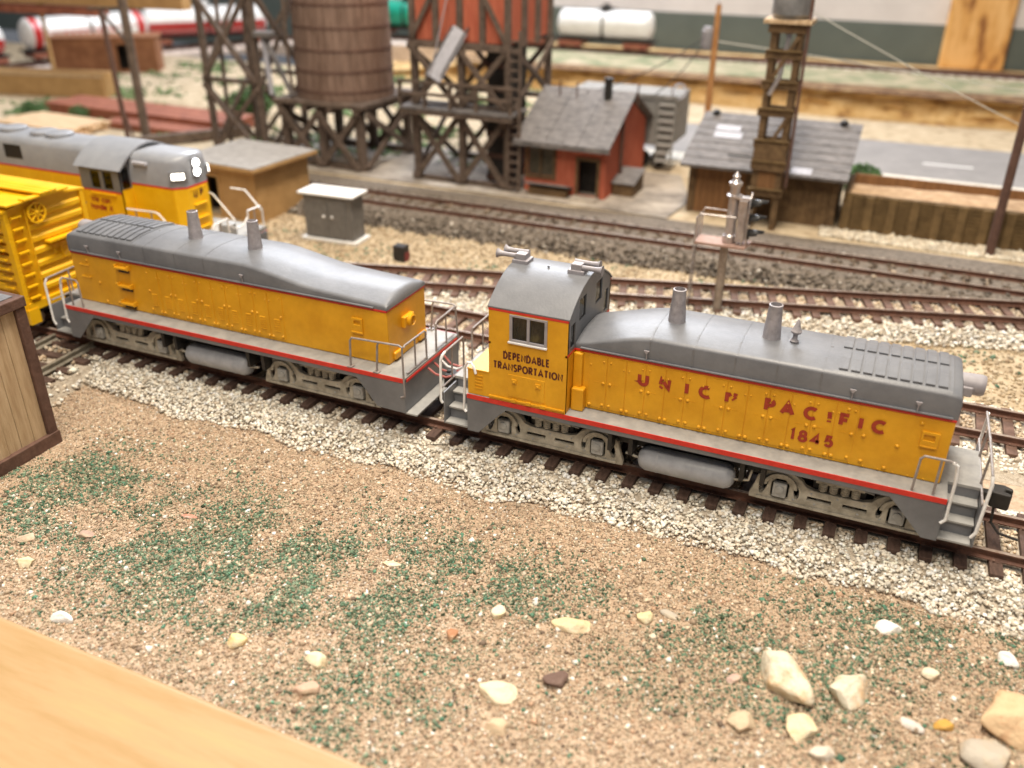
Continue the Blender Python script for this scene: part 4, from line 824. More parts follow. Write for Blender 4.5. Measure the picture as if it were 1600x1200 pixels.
# ------------------------------------------------------------------ sand house, sand tower, sand bin
t = thing('sand_house', 'brown plank sand house with a patched grey sloping roof', 'shed', (0, 0, 0))
x0, x1, y0, y1 = -5.7, .85, 22.6, 26.6
B().prism(rect(x0, x1, GZ, 1.5), 'xz', y0, y0+.12).build('front_wall', DWOOD2, t); B().box(x0, x1, y1-.12, y1, GZ, 3.0).build('rear_wall', DWOOD2, t)
for x, s in ((x0, 1), (x1, -1)): B().prism([(y0+.12, GZ), (y1-.12, GZ), (y1-.12, 2.95), (y0+.12, 1.55)], 'yz', x, x+s*.12).build('side_wall', DWOOD2, t)
for k in range(23): xx = x0+k*.285; B().box(xx+.008, xx+.277, y0-.04, y0, GZ, 1.48).build('wall_plank', DOORW if 1 <= k <= 8 else DWOOD2, t, bevel=.008)
for x in (x0-.05, -2.75, x1-.22): B().box(x, x+.28, y0-.10, y0-.045, GZ, 1.5).build('corner_post', DWOOD2, t)
p0 = Vector((0, 21.75, 1.66)); p1 = Vector((0, 26.3, 3.16)); dd = (p1-p0).normalized(); nn = Vector((0, -dd.z, dd.y)); L = (p1-p0).length; xa, xb = -6.05, 1.25
rf = B().add([Vector((x, 0, 0))+p0+dd*l+nn*h for x in (xa, xb) for h in (0, .12) for l in (0, L)], [(0, 1, 3, 2), (4, 6, 7, 5), (0, 4, 5, 1), (2, 3, 7, 6), (0, 2, 6, 4), (1, 5, 7, 3)]).build('roof', GRYW, t)
for k in range(7):
    l0, l1_ = k*L/7, (k+1)*L/7+.1
    B().add([Vector((x, 0, 0))+p0+dd*l+nn*(.125+.03*(1-j)) for x in (xa-.01, xb+.01) for j, l in enumerate((l0, l1_))]+[Vector((x, 0, 0))+p0+dd*l+nn*.122 for x in (xa-.01, xb+.01) for l in (l0, l1_)], [(0, 1, 3, 2), (4, 6, 7, 5), (0, 2, 6, 4), (1, 5, 7, 3), (0, 4, 5, 1), (2, 3, 7, 6)]).build('roof_course', GRYW, rf)
for xq, l, wd, h in ((-5.2, 3.15, 1.15, .5), (-5.15, 2.5, 1.3, .55), (-1.4+.25, .12, .85, .5)): B().add([Vector((x, 0, 0))+p0+dd*q+nn*e for x in (xq, xq+wd) for q in (l, l+h) for e in (.15, .175)], [(0, 1, 3, 2), (4, 6, 7, 5), (0, 4, 5, 1), (2, 3, 7, 6), (0, 2, 6, 4), (1, 5, 7, 3)]).build('roof_patch', PALE, rf)
for x in (-5.5, .42): B().lathe([(0, .13), (.22, .13), (.22, .2), (.3, .2), (.38, .08)], (x, 26.1, 3.1), Z, 12).build('roof_vent', BLK, t, 35)
B().tube([(-4.1, 22.6, 2.2), (-2.9, 22.7, 2.16)], .035, 6).build('roof_rod', BLK, t)
t = thing('sand_tower', 'slender timber sand tower with a steel drum on top, before the sand house', 'tower', (-2.05, 21.5, 0))
for x in (-.5, .5):
    for y in (-.3, .3): B().box(x-.13, x+.13, y-.13, y+.13, GZ, 8.1).build('post', DWOOD2, t, bevel=.02)
for k, z in enumerate((.9, 2.1, 3.0, 4.3, 5.4, 6.6, 7.6)):
    for y in (-.46, .46): B().box(-.75, .75, y-.06, y+.06, z, z+.32).build('cross_beam', DWOOD2, t, bevel=.015)
    B().box(-.72, .72, -.62, -.5, z+.30, z+.37).build('ledge', BINW, t)
for za, zb in ((2.3, 4.3), (5.5, 7.5)): B().bar((-.5, -.52, za), (.5, -.52, zb), .08, .16).build('brace', DWOOD2, t)
B().box(-.7, .7, -.55, .55, 2.0, 3.2).build('gear_box', DWOOD2, t, bevel=.03)
B().box(-.62, .62, -.42, .42, 1.05, 1.95).build('boarded_panel', DOORW, t)
B().tube([(.1, -.1, 8), (.06, -.25, 7.2), (-.05, -.55, 5.9), (-.35, -.6, 5.2)], .1, 8).build('sand_hose', STEEL, t, 40)
B().lathe([(0, .1), (.5, .55), (.8, .78), (5, .78)], (0, 0, 7.5), Z, 20).build('steel_drum', mat('drum_steel', (.20, .20, .20), (.32, .32, .32), 2, .4, metal=.4), t, 35)
B().box(-.95, .95, -.7, .7, 7.95, 8.12).build('drum_deck', OAK, t, bevel=.02); B().tube([(.85, -.5, GZ+2), (.82, -.55, 12)], .07, 8).build('stand_pipe', OAKD, t)
t = thing('sand_bin', 'long timber-walled bin heaped with tan sand, beside the sand house', 'bin', (0, 0, 0))
wl = B().box(1.3, 16, 22.62, 22.74, GZ, 1.06).build('front_wall', DWOOD2, t)
for k in range(10):
    z = GZ+.02+k*.165; B().box(1.25, 16, 22.53, 22.63, z, z+.115).build('wall_board', BINW, t)
for k in range(16): x = 1.2+k*.92; B().box(x, x+.34, 22.36, 22.56, GZ, 1.08+random.uniform(-.05, .05)).build('wall_post', BINW, t, bevel=.015)
B().box(1.3, 16, 26.0, 26.16, GZ, 1.12).build('rear_wall', DOORW, t); B().box(1.15, 1.35, 22.7, 26.0, GZ, 1.1).build('side_wall', DWOOD2, t)
xs = np.arange(1.36, 16, .3); ys = np.arange(22.75, 26.01, .23); gx, gy = np.meshgrid(xs, ys)
hz = .93+.55*(fbm(gx, gy, 1.7, 12)-.42)*np.clip((26.0-gy)/1.2, .0, 1)*np.clip((gy-22.7)/.6, .3, 1)-.25*np.clip((gy-24.6)/1.4, 0, 1); nx = len(xs); i = (np.arange(len(ys)-1)[:, None]*nx+np.arange(nx-1)).ravel()
so = mesh_np('sand_heap', np.stack([gx, gy, hz], -1).reshape(-1, 3), np.stack([i, i+1, i+nx+1, i+nx], 1), None, mat('heap_sand', (.34, .215, .12), (.52, .36, .22), 2, .95, .8, 10)); so.data.shade_smooth(); so.parent = t
so2 = far_grains('gravel', 7000, .5, 14, 21.2, 22.4, .09, [(.62, .54, .42), (.74, .68, .56), (.46, .38, .28)], (2, 2, 1), 'pale gravel strip at the foot of the sand bin wall')
# ------------------------------------------------------------------ poles, wires, shrub
p = thing('utility_pole', 'orange-brown utility pole with a grey transformer can', 'pole', (-6.95, 31.0, GZ))
B().tube([(0, 0, 0), (0, 0, 8.35)], [.20, .14], 10).build('shaft', mat('pole_orange', (.36, .16, .05), (.48, .24, .09), 2, .7), p, 40)
tr = B().lathe([(0, .26), (.06, .3), (.95, .3), (1.0, .24), (1.12, .24), (1.15, .1)], (-.42, -.1, 6.15), Z, 16).build('transformer', mat('transformer_grey', (.24, .23, .25), (.34, .33, .35), 3, .5), p, 35); B().box(-.2, .0, -.06, .06, 6.5, 6.62).build('bracket', BLK, tr); B().lathe([(0, .06), (.14, .06), (.2, .03)], (0, 0, 8.3), Z, 8).build('insulator', GRYL, p)
p = tag(B().tube([(7.25, 21.5, GZ), (7.2, 21.5, 10)], [.19, .16], 10).build('bare_pole', OAKD, None, 40), 'bare dark brown pole in front of the sand bin wall', 'pole')
def wire(label, a, b, sag, r, m):
    a, b = Vector(a), Vector(b); tag(B().tube([a.lerp(b, i/10)-Z*sag*4*(i/10)*(1-i/10) for i in range(11)], r, 5).build('wire', m), label, 'wire', 'overhead wires')
WIR = mat('wire_pale', (.55, .55, .5), None, rough=.5)
wire('dark wire from the transformer down to the red shed roof, upper strand', (-7.4, 30.9, 6.2), (-11.9, 25.2, 3.9), .35, .03, BLK); wire('dark wire from the transformer down towards the hopper car', (-7.35, 30.9, 6.1), (-9.4, 28.4, 3.4), .3, .03, BLK)
wire('pale wire running from the utility pole across the green wall', (-6.95, 31, 6.0), (14, 36, 3.2), -.1, .028, WIR); wire('thin pale wire slanting down from the sand tower to the bare pole', (-1.5, 24, 8.2), (9, 24, 3.6), .1, .022, WIR)
def bush(label, c, r, n, m, cat='shrub'):
    t_ = thing('shrub', label, cat, c); P = rng.normal(size=(n, 3)); P /= np.linalg.norm(P, axis=1)[:, None]; P *= (rng.random(n)**.4)[:, None]*r*np.array((1, 1, .8)); P[:, 2] += r*.6; P[:, 2] = np.maximum(P[:, 2], .02)
    bv, bf = OCT; V = np.einsum('nij,nvj->nvi', rots(n), bv[None]*np.array((1, .6, .25)))*r*.13+P[:, None]
    o = mesh_np('foliage', V.reshape(-1, 3), (bf[None]+(np.arange(n)*6)[:, None, None]).reshape(-1, 3), None, m); o.parent = t_
    B().tube([(0, 0, 0), (.02, 0, r*.7)], [.06, .02], 6).build('stem', OAKD, t_)
bush('small round green shrub at the corner of the sand house roof', (1.5, 29.6, GZ), 1.0, 1000, LEAF)
bush('dark green bush inside the open timber tower', (-38.2, 31.5, GZ), 1.5, 900, LEAF); bush('green bush beside the tan flat beam', (-50.5, 24.5, GZ), .9, 500, LEAF)
bush('pale green bush next to the fresh planks', (-47.6, 25.5, GZ), .7, 400, LEAF); bush('yellow-green bush behind the hopper car', (-6.6, 31.6, GZ), .55, 400, mat('lime_leaf', (.14, .22, .05), (.26, .34, .12), 5, .8))
# ------------------------------------------------------------------ signal
t = thing('railway_signal', 'silver signal with three hooded lamps, ladder and wooden platform', 'signal', (-1.66, 10.3, GZ+.1))
B().tube([(0, 0, 0), (0, 0, 2.65)], [.15, .14], 14).build('mast', mat('mast_brown', (.20, .16, .13), (.34, .29, .25), 4, .4, metal=.3), t, 40); B().lathe([(0, .28), (.1, .28), (.14, .17)], (0, 0, 0), Z, 14).build('mast_base', GRM, t, 30)
pf = B().prism([(-.95, -.40), (.70, -.40), (.82, .42), (-.95, .42)], 'xy', 2.62, 2.70).build('platform', mat('platform_wood', (.32, .20, .16), (.46, .31, .26), 3, .6, stretch=(1, 4, 1)), t, bevel=.01)
B().lathe([(0, .22), (.06, .235), (.24, .235), (.28, .18), (.30, .165), (1.52, .165), (1.54, .25), (1.6, .25), (1.62, .16), (1.88, .155), (1.9, .21), (2.0, .22), (2.06, .14), (2.13, .10), (2.2, .13), (2.3, .05), (2.36, .01)], (.12, .0, 2.70), Z, 18).build('lamp_post', STEEL, t, 35)
hdm = mat('signal_black', (.02, .02, .02), (.05, .05, .05), 3, .35)
hb = B().box(.34, .62, -.26, .20, 2.82, 4.20).build('signal_head', STEEL, t, bevel=.02)
B().prism(oval(0, 3.52, .34, .92, 0, 20), 'yz', .66, .70).build('backplate', STEEL, t, bevel=.008); B().box(.2, .64, -.2, .14, 4.2, 4.26).build('head_cap', STEEL, hb)
for z in (4.05, 3.55, 3.05):
    B().lathe([(0, .17), (.04, .17), (.05, .12)], (.70, -.02, z), X, 16).build('lens', hdm, t, 30)
    pr = [(-.02+.185*math.cos(math.radians(a)), z+.185*math.sin(math.radians(a))) for a in range(-30, 211, 20)]
    hv = B(); nn_ = len(pr); hv.add([(.70, y, zz) for y, zz in pr]+[(1.22 if 3 < i < nn_-4 else 1.02 if 1 < i < nn_-2 else .78, y, zz) for i, (y, zz) in enumerate(pr)], [(i, i+1, nn_+i+1, nn_+i) for i in range(nn_-1)])
    o = hv.build('lamp_hood', hdm, t, 40); sm = o.modifiers.new('Solidify', 'SOLIDIFY'); sm.thickness = .02
for x in (.42, .55): B().tube([(x, -.28, 2.72), (x, -.28, 4.0)], .025, 6).build('conduit', STEEL, t)
for y in (-.38, .38): B().tube([(-.93, y, 2.70), (-.90, y, 3.55), (-.84, y, 3.64), (.3, y*.9, 3.64), (.36, y*.6, 3.6)], .028, 8).build('guard_rail', STEEL, t, 40)
for y in (-.19, .19): B().tube([(-1.02, y, 0), (-.98, y, 2.9), (-.95, y*1.6, 3.5)], .028, 6).build('ladder_rail', GRM, t)
for k in range(9): B().tube([(-1.015, -.19, .25+k*.3), (-1.015, .19, .25+k*.3)], .018, 6).build('rung', GRM, t)
# ------------------------------------------------------------------ cabinet, relay box, tan shed
t = thing('relay_cabinet', 'grey two-door metal cabinet with silver knobs on a white base', 'cabinet', (-18.35, 12.0, GZ), math.radians(3))
B().box(-1.33, 1.33, -.62, .62, .02, .14).build('base', WHP, t, bevel=.02)
bd = B().box(-1.15, 1.15, -.48, .48, .14, 1.98).build('body', BOXG, t, bevel=.02)
for s in (-1, 1):
    dr = B().box(min(0, s*.86)+.012, max(0, s*.86)-.012, -.52, -.475, .22, 1.86).build('door', BOXG, t, bevel=.012)
    B().dome((s*.2, -.52, 1.1), .075, -Y, 10).build('knob', WHM, dr, 40)
B().box(-1.32, 1.32, -.66, .66, 2.0, 2.10).build('lid', WHP, t, bevel=.03); B().box(-1.2, 1.2, -.53, .53, 1.9, 2.0).build('lid_rim', BOXG, t, bevel=.02)
t = thing('switch_box', 'small black box standing on the sand beside the track', 'box', (-14.45, 10.8, GZ))
B().box(-.27, .27, -.22, .22, 0, .66).build('body', BLK, t, bevel=.05, seg=3); B().box(.265, .285, -.18, .18, .05, .4).build('side_plate', mat('dark_red', (.2, .03, .03), None, rough=.6), t)
t = thing('tan_shed', 'tan flat-roofed shed with an open dark doorway behind the lit locomotive', 'shed', (-24.3, 12.35, 0), math.radians(-4))
B().prism(rect(-2.2, 1.75, GZ, 1.75), 'xz', 0, .12, [rect(-1.35, -.45, GZ+.05, 1.25)]).build('front_wall', TANW, t)
B().box(-2.2, -2.08, .12, 3.6, GZ, 1.75).build('side_wall', TANW, t); B().box(1.63, 1.75, .12, 3.6, GZ, 1.75).build('side_wall', TANW, t); B().box(-2.08, 1.63, 3.48, 3.6, GZ, 1.75).build('rear_wall', TANW, t)
B().box(-2.55, 2.1, -.4, 4.0, 1.76, 1.92).build('roof_slab', TANW, t, bevel=.02); B().box(-2.5, 2.05, -.36, 3.95, 1.92, 1.97).build('roof_felt', mat('felt_grey', (.25, .235, .22), (.34, .32, .30), 2, .85), t)
B().prism(rect(-1.47, -.33, GZ, 1.37), 'xz', -.05, .02, [rect(-1.35, -.45, GZ, 1.25)]).build('door_frame', TANW, t); B().box(-2.0, 1.6, 1.0, 1.05, GZ, 1.7).build('interior_shade_sheet', BLK, t)  # black sheet inside stands in for the shade beyond the doorway
# ------------------------------------------------------------------ plank shed in front
t = thing('plank_shed', 'near shed of upright tan planks with dark brown trim and flat grey roof', 'shed', (-15.62, -5.0, GZ))
B().box(-5.0, -.1, -5.0, -.1, 0, 4.0).build('wall', DWOOD2, t)
for k in range(13): y = -.26-k*.37; B().box(-.1, -.05-.012*(k % 3), y-.362, y, .32, 3.86).build('plank', OAK, t, bevel=.012)
B().box(-.14, .03, -.25, .02, .0, 3.85).build('corner_trim', OAKD, t, bevel=.02); B().box(-.12, .06, -5.1, .05, .0, .36).build('base_trim', OAKD, t, bevel=.02)
B().box(-5.2, .06, -5.2, .06, 3.85, 4.12).build('roof_edge', OAKD, t, bevel=.03); B().box(-5.1, -.12, -5.1, -.12, 4.10, 4.14).build('roof_felt', ROOFG, t)
# ------------------------------------------------------------------ yellow stock car
t = thing('stock_car', 'bright yellow slatted stock car with brake wheel and end ladder', 'railcar', (-20.45, 0, 0)); L = 11.5
B().box(-L, -.08, -1.36, 1.36, 1.0, 1.2).build('floor', YEL2, t); B().box(-L, -.1, -1.3, 1.3, 1.2, 3.9).build('inside', BLK, t) if False else None
B().prism([(-1.42, 1.0), (1.42, 1.0), (1.42, 3.95), (0, 4.13), (-1.42, 3.95)], 'yz', -.10, -.02).build('end_panel', YEL2, t)
for k, z in enumerate((1.25, 1.62, 2.0, 2.4, 2.78, 3.15, 3.5)): B().prism([(z, 0), (z+.26, 0), (z+.2, .06), (z+.06, .06)], 'xz', -1.0, 1.4) if False else B().add([(-.02, -.72, z), (-.02, 1.3, z), (-.02, 1.3, z+.26), (-.02, -.72, z+.26), (.05, -.70, z+.07), (.05, 1.27, z+.07), (.05, 1.27, z+.19), (.05, -.70, z+.19)], [(0, 1, 5, 4), (1, 2, 6, 5), (2, 3, 7, 6), (3, 0, 4, 7), (4, 5, 6, 7)]).build('end_rib', YEL2, t)
for y in (-1.42, 1.36): B().box(-.14, .05, y-.04, y+.12, .7, 3.96).build('corner_post', YEL2, t, bevel=.01)
r_ = B(); [r_.dome((.05, -1.38, .85+.13*k), .018, X) for k in range(24)]; r_.build('rivet', YEL2, t)
for k in range(8): z = 1.2+k*.36; B().box(.02, .13, -1.28, -.92, z, z+.05).box(.02, .06, -1.28, -1.24, z-.12, z).box(.02, .06, -.96, -.92, z-.12, z).build('ladder_rung', YEL2, t)
B().tube([(.08, -.76, 1.0), (.08, -.76, 3.9)], .022, 6).build('brake_rod', YEL2, t)
bw = B().lathe([(0, .27), (0, .33), (.06, .33), (.06, .27)], (.12, -.42, 3.72), X, 22, True).build('brake_wheel', YEL2, t, 30)
for k in range(8): a = k*math.pi/4; B().bar((.15, -.42, 3.72), (.15, -.42+.29*math.cos(a), 3.72+.29*math.sin(a)), .045).build('spoke', YEL2, bw)
B().dome((.12, -.42, 3.72), .1, X, 12).build('hub', YEL2, bw); B().box(.0, .12, -.6, -.25, 3.6, 3.85).build('brake_housing', YEL2, t)
B().box(.0, .25, -.3, .75, 2.72, 2.80).build('brake_step', YEL2, t, bevel=.01)
for y, z in ((-.12, 2.5), (.15, 2.3), (.45, 2.55)): B().bar((.02, y, 2.72), (.06, y+.1, z-.2), .05).build('step_bracket', YEL2, t)
for k in range(3): B().box(-L, .32, -.3+k*.21, -.11+k*.21, 4.24, 4.30).build('roofwalk_board', YEL2, t, bevel=.008)
B().box(.05, .30, -.85, .75, 4.17, 4.23).build('roofwalk_end', YEL2, t, bevel=.008); B().box(-1.0, .22, -1.42, -.5, 4.12, 4.18).build('lateral_walk', YEL2, t, bevel=.008)
B().prism([(-1.52, 3.92), (0, 4.12), (1.52, 3.92), (1.52, 3.99), (0, 4.19), (-1.52, 3.99)], 'yz', -L, .06).build('roof', YEL2, t)
for k in range(9):
    z = 1.12+k*.315
    for s in (-1, 1): B().box(-L, -.14, *sorted((s*1.34, s*1.41)), z, z+.20).build('slat', YEL2, t, bevel=.008)
for q in range(7):
    for s in (-1, 1): B().box(-1.7-q*1.6, -1.56-q*1.6, *sorted((s*1.42, s*1.5)), 1.0, 3.95).build('side_post', YEL2, t)
for s in (-1, 1): B().box(-L, .02, *sorted((s*1.38, s*1.52)), .82, 1.10).build('side_sill', YEL2, t, bevel=.01); B().box(-L, .02, *sorted((s*1.38, s*1.50)), 3.80, 3.98).build('top_plate', YEL2, t)
for k in range(9): z = 1.3+k*.3; B().box(-.55, -.15, -1.62, -1.52, z, z+.05).build('side_rung', YEL2, t)
B().box(-.02, .1, -1.48, -1.1, .42, .9).build('stirrup', YEL2, t); B().box(-.02, .08, -1.4, 1.4, .82, 1.08).build('end_sill', YEL2, t, bevel=.01)
B().bar((-.3, 0, .86), (.42, 0, .86), .2, .25).build('coupler', BLK, t, bevel=.03); B().box(-2.4, -.3, -.95, .95, .55, .8).build('truck_frame', BLK, t)
for x in (-.72, -2.35):
    for s in (-1, 1): B().lathe([(-.06, .42), (.06, .42), (.07, .3), (.07, 0)], (x, s*.75, .42), (0, s, 0), 20).build('wheel', GRM, t, 30)
# ------------------------------------------------------------------ road switcher with lit lamps
GP = 5.7; GRYB = mat('cool_lit_grey', (.26, .275, .31), (.31, .325, .36), 1.6, .36, .05, 14)  # roof grey paled and blued to imitate cool light from behind
t = thing('road_locomotive', 'yellow and grey locomotive with lit headlights and red slogan below its cab', 'locomotive', (-19.75, GP, 0))
hw = .86
B().box(-14, 1.75, -1.45, 1.45, 1.28, 1.42).build('walkway', GRYD, t, bevel=.015); B().box(-14, 1.75, -1.47, 1.47, 1.2, 1.275).build('red_stripe', RED, t)
B().box(-13, .9, -1.2, 1.2, .55, 1.19).build('frame', BLK, t)
nose = lambda z0, z1, m, nm, e=0.: B().prism([(-14, -hw-e), (-.22, -hw-e), (.10+e, -hw+.34), (.10+e, hw-.34), (-.22, hw+e), (-14, hw+e)], 'xy', z0, z1).build(nm, m, t, bevel=.015)
nose(1.421, 3.10, YEL2, 'hood'); nose(3.10, 3.17, RED, 'hood_stripe', .005)
def gsec(x, w_, zt): return [(x, -w_, 3.17), (x, -w_, zt-.28), (x, -w_+.06, zt-.14), (x, -w_+.2, zt-.04), (x, 0, zt), (x, w_-.2, zt-.04), (x, w_-.06, zt-.14), (x, w_, zt-.28), (x, w_, 3.17)]
B().loft([gsec(-14, hw, 4.28), gsec(-.25, hw, 4.28), gsec(-.05, hw-.2, 4.26), gsec(.06, hw-.30, 4.22), gsec(.10, hw-.34, 4.05)]).build('hood_top', GRYB, t, 50)
for x in (-6.2, -7.0, -8.6, -10.2): B().lathe([(0, .5), (.12, .5), (.16, .4)], (x, 0, 4.26), Z, 18).build('roof_fan', GRYB, t, 30)
for x in (-7.4, -9.2): B().box(x-.9, x, -hw-.012, -hw+.02, 3.45, 3.95).build('air_grille', BLK, t)
for k in range(8): x = -4.2-k*.62; B().box(x-.58, x, -hw-.014, -hw, 1.5, 3.05).build('hood_door', YEL2, t, bevel=.01)
for k in range(2): x = -.3-k*.8; B().box(x-.76, x, -hw-.014, -hw, 1.5, 3.05).build('hood_door', YEL2, t, bevel=.01)
# cab
c0, c1 = -3.95, -2.1
wn = [rect(-3.45, -3.02, 2.95, 3.62), rect(-2.86, -2.43, 2.95, 3.62)]
for s in (-1, 1):
    cs = B().prism(rect(c0, c1, 1.421, 2.90), 'xz', s*1.42, s*1.34, [[(a, b) for a, b in rect(-4.15, -3.72, 2.85, 2.899)]] if False else []).build('cab_side', YEL2, t)
    B().prism(rect(c0, c1, 2.91, 3.72), 'xz', s*1.42, s*1.34, [rect(a[0][0], a[1][0], 2.98, 3.60) for a in wn]).build('cab_side_upper', GRY, t)
    B().box(c0, c1, *sorted((s*1.425, s*1.36)), 2.86, 2.915).build('cab_stripe', RED, cs); B().box(-3.5, -2.35, *sorted((s*1.50, s*1.40)), 2.76, 2.84).build('arm_rest', YEL2, t, bevel=.01)
    for a in wn: B().box(a[0][0], a[1][0], *sorted((s*1.38, s*1.384)), 2.98, 3.60).build('window_pane', GLS, cs)
def arcp(hw_, z, h): return [(-hw_*math.cos(math.pi*i/12), z+h*(1-math.cos(math.pi*i/12)**2)) for i in range(13)]
for x, s in ((c0, 1), (c1, -1)):
    ce = B().prism([(-1.41, 1.421), (1.41, 1.421), (1.41, 3.0), (-1.41, 3.0)], 'yz', x, x+s*.07).build('cab_end', YEL2, t)
    B().prism([(-1.41, 3.0), (1.41, 3.0)]+arcp(1.41, 3.70, .66)[::-1], 'yz', x, x+s*.07, [rect(-1.3, -.98, 3.05, 3.72), rect(.98, 1.3, 3.05, 3.72)]).build('cab_end_upper', GRY, ce)
    for a in (-1.3, .98): B().box(x+.03, x+.034, a, a+.32, 3.05, 3.72).build('window_pane', GLS, ce)
B().prism(arcp(1.52, 3.72, .74)+arcp(1.44, 3.70, .68)[::-1], 'yz', c0-.14, c1+.16).build('cab_roof', GRYB, t, 40); B().box(c0+.1, c1-.1, -1.3, 1.3, 1.43, 2.5).build('cab_inside', BLK, t)
B().box(-1.85, -1.2, -.99, -.8, 3.86, 3.98).build('air_horn', PALE, t, bevel=.03)
# lamps: number boards and twin headlights
LIT = glow('lit_number_board', (1, .93, .80), 6); HDL = glow('lit_headlight', (1, .96, .88), 14)
for s in (-1, 1):
    a = Vector((-.24, s*(hw-.02), 3.58)); b2 = Vector((.08, s*(hw-.32), 3.58)); dv = (b2-a).normalized(); mid = (a+b2)/2+Vector((.03, s*.03, 0))
    nb = B().bar(mid-dv*.30, mid+dv*.30, .10, .34).build('number_board_box', GRY, t, bevel=.02); B().bar(mid+Vector((.045, s*.045, 0))-dv*.21, mid+Vector((.045, s*.045, 0))+dv*.21, .03, .2).build('number_board', LIT, nb)
hb = B().box(.06, .17, -.17, .17, 3.42, 4.12).build('headlight_box', GRY, t, bevel=.04)
for z in (3.62, 3.93): B().lathe([(0, .135), (.04, .135), (.05, .1)], (.165, 0, z), X, 16).build('headlight', HDL, hb, 30)
B().box(.1, .115, -.40, .40, 3.0, 3.05).build('nose_step', YEL2, t)
for z in (2.45, 1.95, 1.6): B().box(.09, .2, -.3, .3, z, z+.05).build('nose_step', YEL2, t, bevel=.01)
letter_parts(fitted('UP', .2, .42), .2, .06, (.108, -.22, 2.74), LETD, t, right=Y, up=Z, out=X)
lb = B().box(-3.74, -2.5, -1.432, -1.418, 2.1, 2.72).build('slogan_panel', YEL2, t)
letter_parts(fitted('We can', .2, .9), .2, .055, (-3.62, -1.436, 2.47), LET, lb); letter_parts(fitted('handle it', .2, 1.0), .2, .055, (-3.66, -1.436, 2.19), LET, lb)
R_ = lambda nm, p_, r_, m_: B().tube(p_, r_, 8).build(nm, m_, t, 40)
for s in (-1, 1):
    y = s*1.40
    R_('side_railing', [(-2.0, y, 2.36), (-.75, y, 2.40), (-.55, y, 2.36), (.35, y, 1.45)], .032, WHM)
    for x in (-1.6, -.9): R_('railing_post', [(x, y, 1.42), (x, y, 2.37)], .026, GRM)
    R_('side_railing', [(-13, y, 2.36), (-3.9, y, 2.36)], .03, GRM)
    for k in range(5): R_('railing_post', [(-5.5-k*1.6, y, 1.42), (-5.5-k*1.6, y, 2.36)], .026, GRM)
    B().prism([(.62, .45), (1.35, .45), (1.35, 1.2), (.3, 1.2)], 'xz', s*1.45, s*1.40).build('step_plate', GRY, t); 
    for k in range(3): B().box(.75, 1.3, *sorted((s*1.42, s*(1.1))), .5+k*.28, .54+k*.28).build('step_tread', GRYD, t)
    R_('end_railing', [(1.72, s*1.35, 1.1), (1.72, s*1.35, 2.1), (1.72, s*1.25, 2.22), (1.72, s*.55, 2.25), (1.72, s*.5, 1.42)], .034, WHM)
    R_('railing_post', [(1.72, s*.9, 1.42), (1.72, s*.9, 2.24)], .026, GRM)
R_('side_railing', [(.35, 1.4, 2.7), (1.0, 1.4, 2.7), (1.7, 1.38, 2.0)], .034, WHM)
R_('end_chain', [(1.72, -.5, 2.0), (1.74, -.2, 1.8), (1.74, .2, 1.8), (1.72, .5, 2.0)], .03, WHM)
B().box(1.70, 1.80, -1.4, 1.4, .5, 1.27).build('pilot', GRY, t, bevel=.02); B().bar((1.7, 0, .86), (2.4, 0, .86), .22, .28).build('coupler', BLK, t, bevel=.05)
for y in (-.9, -.6, .6, .9): R_('brake_hose', [(1.8, y, 1.0), (2.0, y, .8), (1.95, y, .5)], .035, RED if y == -.9 else GRM)
B().lathe([(0, .3), (.1, .32), (.45, .3), (.5, .1)], (1.2, 0, 1.42), Z, 14).build('nose_drum', GRYD, t, 35)
for xc in (-2.2, -9.5):
    B().box(xc-1.9, xc+1.9, -1.15, -1.0, .3, .85).build('truck_frame', TRK, t, bevel=.05)
    for q in (-1.35, 1.35): B().lathe([(-.06, .5), (.06, .5)], (xc+q, -.75, .5), Y, 20).build('wheel', BLK, t, 30)
